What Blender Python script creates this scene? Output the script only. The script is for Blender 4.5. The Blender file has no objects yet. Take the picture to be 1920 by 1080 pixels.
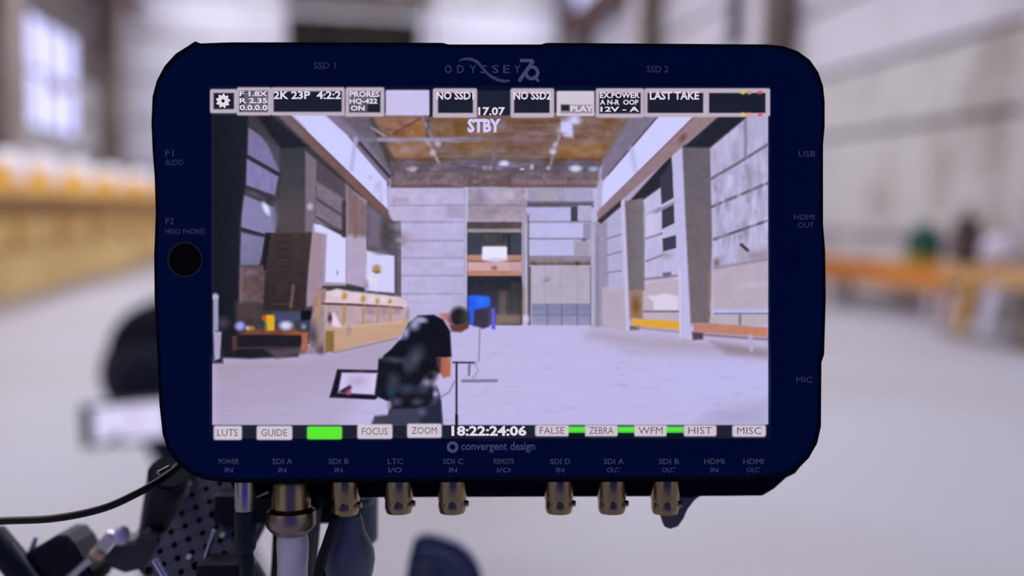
import bpy, bmesh, math, random
import numpy as np
from mathutils import Matrix, Vector, Euler
random.seed(7); RNG = np.random.default_rng(11)
S = bpy.context.scene
COL = S.collection
R = math.radians

# ------------------------------------------------------------------ camera, sky, lights, exposure
def aim(yaw, pitch, roll, loc):
    """camera-style frame: -Z looks along +Y turned right by yaw, down by pitch, rolled."""
    m = Matrix.Rotation(-R(yaw), 4, 'Z') @ Matrix.Rotation(R(90 - pitch), 4, 'X') @ Matrix.Rotation(R(roll), 4, 'Z')
    return Matrix.Translation(loc) @ m
cam = bpy.data.cameras.new('camera')
cam.sensor_width = 36.0
cam.lens = 1715 / 1920 * 36.0
cam.clip_start = 0.02; cam.clip_end = 300
cam.dof.use_dof = True; cam.dof.focus_distance = 0.279; cam.dof.aperture_fstop = 4.0
cam_o = bpy.data.objects.new('camera', cam); COL.objects.link(cam_o)
cam_o.matrix_world = aim(9.5, 4.9, 1.3, (0, 0, 1.3))
S.camera = cam_o

w = bpy.data.worlds.new('overcast_sky'); S.world = w; w.use_nodes = True
bg = w.node_tree.nodes['Background']
bg.inputs[0].default_value = (0.80, 0.86, 1.0, 1); bg.inputs[1].default_value = 0.37
def area(name, loc, rot, sx, sy, power, col):
    l = bpy.data.lights.new(name, 'AREA'); l.shape = 'RECTANGLE'; l.size = sx; l.size_y = sy
    l.energy = power; l.color = col
    o = bpy.data.objects.new(name, l); COL.objects.link(o); o.location = loc; o.rotation_euler = rot
    return o
# daylight entering through the two glazed clerestory bands under the roof
area('clerestory_daylight_left', (-7.0, 16.0, 9.0), (0, R(-62), 0), 1.5, 31, 1900, (0.95, 0.95, 1.0))
area('clerestory_daylight_right', (6.9, 16.0, 9.0), (0, R(62), 0), 1.5, 31, 2150, (0.84, 0.88, 1.0))

S.view_settings.view_transform = 'Standard'; S.view_settings.look = 'None'
S.view_settings.gamma = 1; S.view_settings.use_curve_mapping = False
S.view_settings.exposure = 0.0
S.cycles.use_denoising = True
S.cycles.max_bounces = 8; S.cycles.diffuse_bounces = 4; S.cycles.glossy_bounces = 3
S.cycles.sample_clamp_indirect = 6
S.cycles.caustics_reflective = False; S.cycles.caustics_refractive = False

# ------------------------------------------------------------------ helpers
def lin(c):
    return tuple(((v / 255) / 12.92 if v / 255 <= .04045 else ((v / 255 + .055) / 1.055) ** 2.4) for v in c)
MATS = {}
def mat(name, c, rough=.6, metal=0., spec=.5, c2=None, scale=3., detail=6., lo=.4, hi=.62, stretch=None, emit=0, bump=0, trans=0):
    """c, c2 in 0-255 sRGB; c2 is stirred in with object-space noise."""
    if name in MATS: return MATS[name]
    m = bpy.data.materials.new(name); m.use_nodes = True; nt = m.node_tree
    b = nt.nodes['Principled BSDF']
    b.inputs['Base Color'].default_value = (*lin(c), 1)
    b.inputs['Roughness'].default_value = rough; b.inputs['Metallic'].default_value = metal
    b.inputs['Specular IOR Level'].default_value = spec
    if trans:
        b.inputs['Transmission Weight'].default_value = trans
    if emit:
        b.inputs['Emission Color'].default_value = (*lin(c), 1); b.inputs['Emission Strength'].default_value = emit
    if c2:
        tc = nt.nodes.new('ShaderNodeTexCoord'); mp = nt.nodes.new('ShaderNodeMapping')
        no = nt.nodes.new('ShaderNodeTexNoise'); ra = nt.nodes.new('ShaderNodeMapRange'); mx = nt.nodes.new('ShaderNodeMix')
        mx.data_type = 'RGBA'
        geo = nt.nodes.new('ShaderNodeNewGeometry')
        nt.links.new(geo.outputs['Position'] if scale < 0 else tc.outputs['Object'], mp.inputs[0])
        if stretch: mp.inputs['Scale'].default_value = stretch
        no.inputs['Scale'].default_value = abs(scale); no.inputs['Detail'].default_value = detail
        ra.inputs[1].default_value = lo; ra.inputs[2].default_value = hi
        nt.links.new(mp.outputs[0], no.inputs['Vector']); nt.links.new(no.outputs[0], ra.inputs[0])
        nt.links.new(ra.outputs[0], mx.inputs[0])
        mx.inputs[6].default_value = (*lin(c), 1); mx.inputs[7].default_value = (*lin(c2), 1)
        nt.links.new(mx.outputs[2], b.inputs['Base Color'])
        if bump:
            bu = nt.nodes.new('ShaderNodeBump'); bu.inputs['Strength'].default_value = bump; bu.inputs['Distance'].default_value = .01
            nt.links.new(no.outputs[0], bu.inputs['Height']); nt.links.new(bu.outputs[0], b.inputs['Normal'])
    MATS[name] = m
    return m

def link(name, me, m=None, parent=None, loc=None, rot=None):
    o = bpy.data.objects.new(name, me); COL.objects.link(o)
    if m and me is not None and not me.materials: me.materials.append(m)
    if parent is not None: o.parent = parent
    if loc is not None: o.location = loc
    if rot is not None: o.rotation_euler = rot
    return o
def empty(name, loc=(0, 0, 0), rot=(0, 0, 0)):
    o = bpy.data.objects.new(name, None); COL.objects.link(o); o.location = loc; o.rotation_euler = rot
    o.empty_display_size = .1
    return o
def tag(o, label=None, cat=None, group=None, kind=None):
    for k, v in (('label', label), ('category', cat), ('group', group), ('kind', kind)):
        if v: o[k] = v
    return o
def tomesh(bm, name, smooth=False):
    me = bpy.data.meshes.new(name); bmesh.ops.recalc_face_normals(bm, faces=bm.faces)
    bm.to_mesh(me); bm.free()
    if smooth:
        for p in me.polygons: p.use_smooth = True
        try: me.set_sharp_from_angle(angle=R(40))
        except Exception: pass
    return me
def b_box(bm, c, s, bev=0., rot=None):
    r = bmesh.ops.create_cube(bm, size=1)
    vs = r['verts']
    bmesh.ops.scale(bm, vec=s, verts=vs)
    if bev:
        es = list({e for v in vs for e in v.link_edges})
        rr = bmesh.ops.bevel(bm, geom=es, offset=bev, segments=2, affect='EDGES', profile=.6)
        vs = list({v for f in rr['faces'] for v in f.verts} | {v for v in vs if v.is_valid})
    if rot is not None: bmesh.ops.rotate(bm, cent=(0, 0, 0), matrix=rot, verts=vs)
    bmesh.ops.translate(bm, vec=c, verts=vs)
def b_cyl(bm, p0, p1, r0, r1=None, seg=20, bev=0.):
    p0 = Vector(p0); p1 = Vector(p1); d = p1 - p0
    r = bmesh.ops.create_cone(bm, cap_ends=True, segments=seg, radius1=r0, radius2=r0 if r1 is None else r1, depth=d.length)
    vs = r['verts']
    if bev:
        es = [e for e in {e for v in vs for e in v.link_edges} if any(len(f.verts) > 4 for f in e.link_faces)]
        rr = bmesh.ops.bevel(bm, geom=es, offset=bev, segments=2, affect='EDGES')
        vs = list({v for f in rr['faces'] for v in f.verts} | {v for v in vs if v.is_valid})
    q = Vector((0, 0, 1)).rotation_difference(d.normalized()).to_matrix()
    bmesh.ops.rotate(bm, cent=(0, 0, 0), matrix=q, verts=vs)
    bmesh.ops.translate(bm, vec=(p0 + p1) / 2, verts=vs)
def b_ball(bm, c, r, s=(1, 1, 1), u=20, v=12):
    rr = bmesh.ops.create_uvsphere(bm, u_segments=u, v_segments=v, radius=r)
    bmesh.ops.scale(bm, vec=s, verts=rr['verts']); bmesh.ops.translate(bm, vec=c, verts=rr['verts'])
def b_lathe(bm, prof, seg=28, mtx=None):
    """prof: list of (r, z) about Z, optional matrix."""
    rings = []
    for r, z in prof:
        rings.append([bm.verts.new((r * math.cos(2 * math.pi * i / seg), r * math.sin(2 * math.pi * i / seg), z)) for i in range(seg)])
    for a, b in zip(rings, rings[1:]):
        for i in range(seg):
            bm.faces.new((a[i], a[(i + 1) % seg], b[(i + 1) % seg], b[i]))
    if prof[0][0] > 0: bm.faces.new(rings[0])
    if prof[-1][0] > 0: bm.faces.new(rings[-1])
    if mtx is not None:
        bmesh.ops.transform(bm, matrix=mtx, verts=[v for r in rings for v in r])
def b_tube(bm, pts, r, seg=12):
    pts = [Vector(p) for p in pts]; n = len(pts); rings = []
    up = Vector((0.13, 0.2, 1)).normalized(); prev = None
    for i, p in enumerate(pts):
        t = (pts[min(i + 1, n - 1)] - pts[max(i - 1, 0)]).normalized()
        a = (up if prev is None else prev) ; a = (a - t * a.dot(t))
        if a.length < 1e-6: a = t.orthogonal()
        a.normalize(); prev = a; b = t.cross(a)
        rr = r[i] if hasattr(r, '__len__') else r
        rings.append([bm.verts.new(p + a * rr * math.cos(2 * math.pi * k / seg) + b * rr * math.sin(2 * math.pi * k / seg)) for k in range(seg)])
    for A, B in zip(rings, rings[1:]):
        for k in range(seg): bm.faces.new((A[k], A[(k + 1) % seg], B[(k + 1) % seg], B[k]))
    bm.faces.new(rings[0]); bm.faces.new(rings[-1])
def smooth_path(pts, n=12):
    P = [Vector(p) for p in pts]; P = [P[0] * 2 - P[1]] + P + [P[-1] * 2 - P[-2]]; out = []
    for i in range(1, len(P) - 2):
        for k in range(n):
            t = k / n; a, b, c, d = P[i - 1:i + 3]
            out.append(.5 * ((2 * b) + (c - a) * t + (2 * a - 5 * b + 4 * c - d) * t * t + (3 * b - a - 3 * c + d) * t ** 3))
    out.append(P[-2]); return out
def b_prism(bm, poly, z0, z1, bev=0., segs=3):
    """polygon in local XY pulled from z0 to z1; both rims rounded."""
    vs = [bm.verts.new((x, y, z0)) for x, y in poly]; f = bm.faces.new(vs)
    r = bmesh.ops.extrude_face_region(bm, geom=[f]); nv = [g for g in r['geom'] if isinstance(g, bmesh.types.BMVert)]
    bmesh.ops.translate(bm, vec=(0, 0, z1 - z0), verts=nv)
    if bev:
        es = [e for e in {e for v in nv for e in v.link_edges} if all(v in nv for v in e.verts)]
        bmesh.ops.bevel(bm, geom=es, offset=bev, segments=segs, affect='EDGES')
def mesh_obj(name, fn, m, parent=None, smooth=False, **kw):
    bm = bmesh.new(); fn(bm); return link(name, tomesh(bm, name, smooth), m, parent, **kw)
def box_obj(name, c, s, m, parent=None, bev=0., rot=None):
    return mesh_obj(name, lambda bm: b_box(bm, c, s, bev, rot), m, parent)
def text_mesh(txt, size, bold=0., align='CENTER', squeeze=1., space=1.):
    cu = bpy.data.curves.new('lettering', 'FONT'); cu.body = txt; cu.size = size; cu.align_x = align; cu.align_y = 'CENTER'
    cu.offset = bold; cu.resolution_u = 2; cu.space_character = space
    t = bpy.data.objects.new('lettering', cu)
    COL.objects.link(t)
    me = bpy.data.meshes.new_from_object(t.evaluated_get(bpy.context.evaluated_depsgraph_get()))
    bpy.data.objects.remove(t)
    if squeeze != 1:
        for v in me.vertices: v.co.x *= squeeze
    me.materials.clear()
    return me

# ------------------------------------------------------------------ the hall
XL, XR, YB, YF = -8.2, 8.0, 33.6, -3.6
PANEL = mat('painted_panel', (204, 203, 204), .85, c2=(156, 146, 138), scale=-.9, lo=.48, hi=.70, stretch=(1, 1, .6))
PANELW = mat('clean_white_panel', (216, 214, 226), .8, c2=(188, 182, 190), scale=-.6, lo=.5, hi=.8)
PANELD = mat('grimy_grey_panel', (98, 92, 92), .9, c2=(140, 128, 124), scale=-1.1)
JOINT = mat('grimy_joint', (134, 116, 104), .95, c2=(100, 84, 76), scale=-2)
CONC = mat('bare_concrete', (128, 120, 114), .9, c2=(104, 94, 88), scale=-.8)
CONCW = mat('pale_concrete', (205, 202, 212), .85, c2=(180, 172, 176), scale=-.7)  # pale tone holding the light on the right pillars; pipes share it
RUST = mat('brown_primed_steel', (128, 98, 92), .7, c2=(92, 66, 58), scale=-1.5)
TIMBER = mat('brown_roof_boards', (150, 100, 60), .9, c2=(110, 78, 60), scale=-1.2, stretch=(1, .3, 1))
DARK = mat('dark_void', (34, 34, 40), .9)
GLASS = mat('dirty_glass', (225, 225, 240), .35, spec=.3, trans=.85)
def structure(o): o['kind'] = 'structure'; return o

def floor_bm(bm):
    bmesh.ops.create_grid(bm, x_segments=8, y_segments=20, size=1)
    for v in bm.verts:
        v.co.x = XL - .5 + (v.co.x + 1) / 2 * (XR - XL + 1); v.co.y = YF + (v.co.y + 1) / 2 * (YB + .5 - YF); v.co.z = 0
FLOORM = mat('worn_concrete_floor', (176, 174, 186), .55, c2=(166, 158, 160), scale=-.35, lo=.42, hi=.68, spec=.4)
structure(mesh_obj('floor', floor_bm, FLOORM))

COLS_R = [8.5, 16.3, 24.1, 31.9]; COLS_L = [8.5, 14.9, 21.7, 31.0]          # front faces of the pillars
LEV = [2.67, 3.76, 4.93, 5.96, 7.0, 8.05]
def side_wall(name, x, sgn, special, cy):
    """sgn +1: right wall, panels face -x. The wall is a backing slab; panels stand proud of the joints."""
    wl = structure(box_obj(name, (x + sgn * .30, (YF + YB) / 2, 4.1), (.3, YB - YF, 8.2), JOINT))
    bays = [(YF + .1, .6), (.7, cy[0] - .05)] + [(cy[i] + .8, cy[i + 1] - .05) for i in range(3)] + [(cy[3] + .8, YB - .02)]
    for bi, (y0, y1) in enumerate(bays):
        z = 0.0
        for li, zt in enumerate(LEV):
            m, holes = special(bi, li)
            segs = [(y0, y1)]
            for h in holes:
                n = []
                for a, b in segs:
                    if h[1] <= a or h[0] >= b: n.append((a, b)); continue
                    if h[0] > a: n.append((a, h[0]))
                    if h[1] < b: n.append((h[1], b))
                segs = n
            for a, b in segs:
                if b - a < .06: continue
                j = random.uniform(-.012, .012)
                box_obj('panel', (x + sgn * (.075 + j), (a + b) / 2, (z + zt) / 2), (.15, b - a - .03, zt - z - .085), m, wl, bev=.02)
            z = zt
    return wl
def right_special(bi, li):
    holes = []
    if bi == 3 and li in (3, 4): holes = [(17.5, 19.6)]
    return (PANELW if li >= 2 else PANEL), holes
def left_special(bi, li):
    holes = []
    m = PANEL
    if bi == 4:
        if li in (2, 3): holes = [(24.6, 28.7)]
        if li >= 3: m = PANELD
    if bi == 3 and li in (1, 2): holes = [(17.0, 20.6)]
    if bi <= 2 : m = PANELD
    return m, holes
wall_right = side_wall('wall_right', XR, 1, right_special, COLS_R)
wall_left = side_wall('wall_left', XL, -1, left_special, COLS_L)

SKYPANE = mat('sunlit_frosted_glass', (206, 206, 252), .6, emit=1.0)
def wall_window(name, x, sgn, y0, y1, z0, z1, ny, nz, pane, frame):
    w_ = structure(empty(name, (x, (y0 + y1) / 2, z0)))
    def fr(bm):
        for i in range(ny + 1):
            y = y0 + (y1 - y0) * i / ny; b_box(bm, (0, y - (y0 + y1) / 2, (z1 - z0) / 2), (.12, .08, z1 - z0))
        for i in range(nz + 1):
            b_box(bm, (0, 0, (z1 - z0) * i / nz), (.12, y1 - y0, .08))
    mesh_obj('window_frame', fr, frame, w_)
    for i in range(ny):
        for j in range(nz):
            box_obj('pane', (sgn * .03, (y0 - y1) / 2 + (y1 - y0) * (i + .5) / ny, (z1 - z0) * (j + .5) / nz),
                    (.02, (y1 - y0) / ny - .08, (z1 - z0) / nz - .08), pane, w_)
    return w_
WFR = mat('grey_window_steel', (120, 116, 122), .6)
BLACKGLASS = mat('unlit_window_glass', (44, 48, 66), .2, spec=.4)
wall_window('window_1', XR + .05, 1, 17.5, 19.6, 4.95, 7.0, 2, 2, BLACKGLASS, WFR)
wall_window('window_2', XL + .03, -1, 24.6, 28.7, 3.1, 5.93, 3, 2, SKYPANE, WFR)
box_obj('panel', (XL - .075, 26.65, 2.87), (.15, 4.08, .38), PANEL, wall_left, bev=.02)
wall_window('window_3', XL + .03, -1, 17.0, 20.6, 2.7, 4.93, 3, 2, SKYPANE, WFR)

# pillars: shaded sides coloured grey, lit side towards the hall painted as a paler face
k = 0
for sgn, xin in ((1, 7.3), (-1, -7.5)):
    for y in (COLS_R if sgn > 0 else COLS_L):
        k += 1
        xo = XR if sgn > 0 else XL
        p = structure(box_obj('trim_%d' % k, ((xin + xo) / 2 + sgn * .02, y + .375, 3.75), (abs(xo - xin), .75, 7.5), CONC, bev=.03))
        box_obj('lit_pillar_face', (xin - sgn * .012, y + .375, 3.75), (.03, .75, 7.5), CONCW if sgn > 0 else mat('lit_side_concrete', (182, 166, 158), .9, c2=(160, 146, 140), scale=-.8), p)
# crane girders, clerestories, roof
for sgn, x, nm in ((1, 7.45, 'trim_right_girder'), (-1, -7.65, 'trim_left_girder')):
    g = structure(box_obj(nm, (x, (YF + YB) / 2, 7.8), (.18, YB - YF, .6), RUST))
    box_obj('flange', (x, (YF + YB) / 2, 7.52), (.5, YB - YF, .06), RUST, g)
    box_obj('flange', (x, (YF + YB) / 2, 8.1), (.5, YB - YF, .06), RUST, g)
n = 3
for sgn, x in ((1, 7.75), (-1, -7.95)):
    n += 1
    ws = structure(empty('window_%d' % n, (x, 0, 8.13)))
    def fr(bm):
        b_box(bm, (0, (YF + YB) / 2, .05), (.14, YB - YF, .1)); b_box(bm, (0, (YF + YB) / 2, 1.6), (.14, YB - YF, .1))
        for i in range(20): b_box(bm, (0, YF + (YB - YF) * i / 19, .82), (.14, .1, 1.6))
    mesh_obj('window_frame', fr, WFR, ws)
    pm = None
    for i in range(19):
        o = box_obj('pane', (0, 0, 0), (.02, (YB - YF) / 19 - .1, 1.5), SKYPANE, ws) if pm is None else link('pane', pm, None, ws)
        pm = o.data; o.location = (0, YF + (YB - YF) * (i + .5) / 19, .82)
def roof_bm(bm):
    for sgn in (1, -1):
        a = [(sgn * 8.4, YF, 9.75), (0, YF, 12.4), (0, YB + .3, 12.4), (sgn * 8.4, YB + .3, 9.75)]
        lo = [bm.verts.new(p) for p in a]; up = [bm.verts.new((x, y, z + .25)) for x, y, z in a]
        bm.faces.new(lo); bm.faces.new(up)
        for i in range(4): bm.faces.new((lo[i], lo[(i + 1) % 4], up[(i + 1) % 4], up[i]))
ceil = structure(mesh_obj('ceiling', roof_bm, TIMBER))
for y in (0.5, 8.5, 16.5, 24.5, 32.5):
    def tr(bm, y=y):
        b_box(bm, (0, y, 9.85), (15.6, .2, .25))
        for s in (1, -1):
            b_cyl(bm, (s * 7.8, y, 9.9), (0, y, 12.3), .1, seg=6); b_cyl(bm, (s * 4, y, 9.9), (s * 4, y, 11.1), .07, seg=6); b_cyl(bm, (s * 4, y, 11.1), (0, y, 9.9), .07, seg=6)
    mesh_obj('roof_truss', tr, WFR, ceil)

# end wall: two fields of wide boards, a tall opening with a gallery, a shutter gate
wb = structure(empty('wall_back', (0, YB, 0)))
def wbox(name, x0, x1, z0, z1, m, d=.0, t=.16, bev=.02): return box_obj(name, ((x0 + x1) / 2, d + t / 2, (z0 + z1) / 2), (x1 - x0, t, z1 - z0), m, wb, bev)
wbox('backing', XL - .4, -2.75, 0, 10.0, JOINT, .18, .12, 0); wbox('backing', 2.2, XR + .4, 0, 10.0, JOINT, .18, .12, 0)
wbox('backing', -2.75, 2.2, 8.45, 12.6, JOINT, .18, .12, 0)
z = 0
for zt in (2.5, 4.0, 5.5, 6.95, 8.4, 9.9):
    wbox('board', XL, -2.75, z + .05, zt - .04, PANELW); z = zt
wbox('board', -2.7, 2.1, 8.5, 9.9, PANELD); wbox('board', -8.2, 8, 9.95, 11, PANELD); wbox('board', -5, 5, 11.05, 12, PANELD)
for z0, z1, m in ((4.95, 6.1, PANELW), (6.15, 7.3, PANELW), (7.35, 8.5, PANELW), (8.6, 9.9, PANEL)):
    wbox('board', 2.5, 7.1, z0, z1, m); wbox('board', 7.15, 8.0, z0, z1, CONC)
for x0, x1 in ((-2.9, -2.6), (2.1, 2.4)): wbox('jamb', x0, x1, 0, 8.5, mat('pale_steel_jamb', (196, 190, 204), .7), -.12, .3)
gate = structure(empty('door_1', (5.0, YB - .02, 0)))
for i in range(4):
    for j in range(5):
        m = mat('shutter_white', (205, 198, 208), .75) if j > 1 else mat('shutter_blue_grey', (140, 148, 182), .75)
        box_obj('gate_panel', (-1.85 + i * 1.25, .02, .48 + j * .95), (1.19, .06, .9), m, gate, bev=.01)
box_obj('gate_frame', (.02, .12, 2.4), (5.2, .08, 4.8), JOINT, gate)
# the room seen through the tall opening
annex = structure(empty('wall_annex', (0, YB + 5, 0)))
BR = mat('brown_dim_boards', (92, 74, 62), .9, c2=(64, 54, 50), scale=-1, stretch=(1.5, 1, .4))
for i in range(9): box_obj('board', (-3.5 + i * .85, 0, 4.5), (.82, .12, 9), BR, annex)
box_obj('side_board', (-3.2, -2.4, 4.5), (.2, 4.9, 9), CONC, annex); box_obj('side_board', (2.9, -2.4, 4.5), (.2, 4.9, 9), CONC, annex)
box_obj('lintel_board', (-.25, -5.1, 8.35), (4.8, .25, .35), mat('dark_lintel', (76, 62, 58), .9), annex)
box_obj('pale_pipe', (-.25, -5.2, 7.95), (4.8, .12, .12), CONCW, annex)
gal = tag(empty('gallery_balcony', (-.25, YB + .2, 4.2)), 'pinkish timber balcony spanning the tall opening in the end wall', 'balcony')
GW = mat('pink_timber', (205, 160, 140), .8, c2=(170, 120, 100), scale=-1)
box_obj('top_rail', (0, 0, 1.45), (4.7, .3, .3), GW, gal, .02); box_obj('front_board', (0, .05, .75), (4.7, .12, 1.0), mat('pale_pink_board', (215, 180, 176), .8), gal)
box_obj('bottom_beam', (0, 0, .12), (4.7, .3, .26), GW, gal, .02); box_obj('deck', (0, 1.2, .3), (4.7, 2.2, .1), GW, gal)

# ------------------------------------------------------------------ counter on the left with domes and yellow boxes
ct = tag(empty('counter', (-4.45, 11.2, 0)), 'long ochre plywood counter with open shelf along the left wall', 'counter')
PLY = mat('ochre_plywood', (218, 186, 118), .75, c2=(188, 154, 98), scale=-.9, stretch=(1, .35, 1))
PLYD = mat('ochre_frame', (188, 138, 62), .75)
L = 13.0
box_obj('plinth_panel', (-.02, L / 2, .28), (.04, L, .56), PLY, ct, .01)
for i in range(7): box_obj('plinth_stud', (-.35, i * (L / 6) * .99 + .05, .28), (.62, .08, .56), PLYD, ct)
box_obj('lower_shelf', (-.36, L / 2, .585), (.76, L, .05), PLY, ct, .01)
box_obj('counter_top', (-.36, L / 2, 1.33), (.8, L + .1, .07), mat('purple_grey_edge', (134, 108, 108), .8), ct, .01)
box_obj('back_panel', (-.42, L / 2, .955), (.04, L, .68), mat('ochre_back_board', (214, 178, 116), .8, c2=(190, 152, 98), scale=-1), ct)
for i in range(8):
    box_obj('post', (-.05, .08 + i * (L - .16) / 7, 0.955), (.09, .09, .70), PLYD, ct)
DOME = mat('white_glazed_shell', (244, 242, 252), .4)
YEL = mat('yellow_painted_box', (250, 196, 44), .6, c2=(232, 168, 40), scale=-1.3)
ys = [12.0, 13.45, 14.9, 16.7, 18.7, 21.0, 23.6]
ord_ = ['nearest', 'second nearest', 'third nearest', 'third farthest', 'second farthest', 'farthest']
box_obj('front_lip', (.02, L / 2, 1.43), (.03, L, .16), YEL, ct, .006)
for i in range(6):
    d = tag(empty('dome', (-4.74, ys[i], 1.366)), 'white rounded dome standing on the ochre counter, %s of six' % ord_[i], 'dome', 'white domes along the counter')
    mesh_obj('shell', lambda bm: b_lathe(bm, [(.0, .58), (.11, .57), (.19, .53), (.25, .45), (.27, .33), (.26, .15), (.20, .03)]), DOME, d, True)
    mesh_obj('foot_ring', lambda bm: b_lathe(bm, [(.14, 0), (.20, 0), (.20, .03), (.14, .03)]), YEL, d)
    yc, ww = (ys[i] + ys[i + 1]) / 2, ys[i + 1] - ys[i] - .64
    c = tag(empty('crate', (-4.76, yc, 1.366)), 'yellow painted crate between white domes on the ochre counter, %s of six' % ord_[i], 'crate', 'yellow crates along the counter')
    for zz in (.065, .19, .315):
        for s in (1, -1): box_obj('slat', (s * .20, 0, zz), (.03, ww, .115), YEL, c, .008)
    for s in (1, -1): box_obj('end_board', (0, s * (ww / 2 - .03), .19), (.37, .05, .38), YEL, c, .01)
    box_obj('bottom_board', (0, 0, .02), (.36, ww - .14, .03), YEL, c)
bb = tag(empty('backboard', (-5.1, 17.4, 1.367)), 'long yellow backboard standing on the ochre counter behind the white domes', 'board')
for i in range(3): box_obj('plank', (0, 0, .085 + i * .165), (.03, 12.6, .155), YEL, bb, .006)
for yy in (-6, -2, 2, 6): box_obj('batten', (-.03, yy, .25), (.03, .08, .49), PLYD, bb)
# pendant ornament in the left window
orn = tag(empty('hanging_lantern', (-7.4, 24.7, 4.05)), 'olive brass hanging lantern before the bright left window', 'lantern')
BRASS = mat('tarnished_brass', (150, 124, 66), .5, .3)
mesh_obj('canopy', lambda bm: b_lathe(bm, [(.02, .35), (.3, .22), (.55, .05), (.5, -.05), (.2, -.08)]), BRASS, orn, True)
mesh_obj('chain', lambda bm: b_cyl(bm, (0, 0, .3), (0, 0, 10.2), .03, seg=8), BRASS, orn)
orn.scale = (.55, .55, .55)
mesh_obj('finial', lambda bm: b_ball(bm, (0, 0, -.16), .1), BRASS, orn, True)

# ------------------------------------------------------------------ benches on the right
OR = mat('orange_timber', (212, 134, 48), .7, c2=(186, 112, 44), scale=-1.4, stretch=(1, .3, 1))
YB_ = mat('yellow_timber', (226, 160, 40), .7)
def bench(p0, p1, zt, m, label):
    """p0 far end, p1 near end (x, y)"""
    d = Vector((p1[0] - p0[0], p1[1] - p0[1], 0)); l = d.length
    b = tag(empty('bench', ((p0[0] + p1[0]) / 2, (p0[1] + p1[1]) / 2, 0), (0, 0, math.atan2(d.y, d.x) + math.pi / 2)), label, 'bench', 'long benches along the right wall')
    for i in range(3): box_obj('seat_plank', (-.17 + i * .17, 0, zt - .03), (.16, l, .06), m, b, .01)
    box_obj('front_board', (-.25, 0, zt - .19), (.04, l, .26), m, b, .01); box_obj('back_board', (.25, 0, zt - .19), (.04, l, .26), m, b, .01)
    for i in range(3):
        yy = -l / 2 + .35 + i * (l - .7) / 2
        for s in (-.17, .17): box_obj('leg', (s, yy, zt / 2 - .03), (.11, .14, zt - .06), mat('pale_post', (190, 182, 190), .8), b, .01)
bench((6.35, 14.4), (7.55, 10.4), .71, OR, 'long orange timber bench with pale legs slanting between the two near right pillars')
bench((7.0, 23.9), (7.0, 17.2), .68, YB_, 'long yellow timber bench between the two far right pillars')
tb = tag(empty('trestle_table', (6.86, 8.5, 0)), 'pale orange trestle table near the right edge carrying a rucksack and a white sack', 'table')
PO = mat('pale_orange_ply', (214, 166, 110), .75, c2=(190, 144, 98), scale=-1.2)
for i in range(3): box_obj('top_plank', (-.2 + i * .2, 0, .77), (.19, 2.2, .05), PO, tb, .008)
box_obj('apron', (-.27, 0, .68), (.03, 2.16, .12), PO, tb); box_obj('apron', (.27, 0, .68), (.03, 2.16, .12), PO, tb)
for yy in (-.95, .95):
    for s in (1, -1): box_obj('leg', (s * .24, yy, .375), (.06, .07, .75), PO, tb, .005)
    box_obj('stretcher', (0, yy, .25), (.5, .05, .07), PO, tb)
pipe = tag(empty('wall_pipe', (7.86, 12.8, 1.1)), 'thin white pipe running along the right wall above the orange bench', 'pipe')
mesh_obj('tube', lambda bm: b_cyl(bm, (0, -3.4, 0), (0, 3.4, 0), .05, seg=10), CONCW, pipe)
for y in (-2.5, 0, 2.5): box_obj('clip', (.06, y, 0), (.14, .06, .14), WFR, pipe)
# things at the bench end (out of focus)
gb = tag(empty('bag', (7.36, 11.05, .715)), 'dark green round bag with yellow-green base sitting on the orange bench', 'bag')
mesh_obj('body', lambda bm: b_ball(bm, (0, 0, .26), .27, (.8, 1, .95)), mat('dark_green_cloth', (22, 74, 62), .8), gb, True)
mesh_obj('base', lambda bm: b_lathe(bm, [(0, 0), (.2, 0), (.23, .05), (.22, .11), (.1, .12)]), mat('lime_rubber', (150, 150, 30), .7), gb, True)
mesh_obj('handle', lambda bm: b_tube(bm, [(0, .12 * math.cos(a), .42 + .12 * math.sin(a)) for a in np.linspace(0, math.pi, 9)], .015, 8), mat('navy_strap', (30, 36, 60), .8), gb, True)

# the end of the hall behind the camera: open bays on both sides of an unseen blue roller door, added to mirror in the bezel and sockets
rd = structure(empty('added_blue_door', (0, YF, 0)))
BLUE = mat('blue_reflector_slats', (26, 44, 176), .5)
for i in range(20): box_obj('slat', (0, (i % 2) * .01, .13 + i * .26), (3.9, .05, .25), BLUE, rd, .008)
for s in (1, -1): box_obj('door_post', (s * 2.15, 0, 4.9), (.3, .3, 9.8), RUST, rd)
box_obj('header', (0, 0, 7.6), (4.0, .2, 4.4), PANELD, rd)

# ------------------------------------------------------------------ the picture shown on the monitor's screen (a flat live image)
SX0, SX1, SY0, SY1 = 395.0, 1443.0, 163.0, 826.0
NX, NY = 775, 490
gx = np.linspace(SX0, SX1, NX); gy = np.linspace(SY0, SY1, NY)
PX, PY = np.meshgrid(gx, gy)
IMG = np.zeros((NY, NX, 3)); IMG[:] = (24, 28, 44)
def vnoise(sx, sy, seed):
    r = np.random.default_rng(seed)
    nx_, ny_ = int((SX1 - SX0) / sx) + 3, int((SY1 - SY0) / sy) + 3
    g = r.random((ny_, nx_)); x = (PX - SX0) / sx; y = (PY - SY0) / sy
    i = x.astype(int); j = y.astype(int); fx = x - i; fy = y - j
    fx = fx * fx * (3 - 2 * fx); fy = fy * fy * (3 - 2 * fy)
    return (g[j, i] * (1 - fx) + g[j, i + 1] * fx) * (1 - fy) + (g[j + 1, i] * (1 - fx) + g[j + 1, i + 1] * fx) * fy - .5
NF = vnoise(5, 5, 1) * .6 + vnoise(11, 9, 2) * .7 + vnoise(26, 20, 3) * .5
NV = vnoise(5, 26, 4) * .8 + vnoise(9, 40, 5) * .6          # vertical streaks
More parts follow.
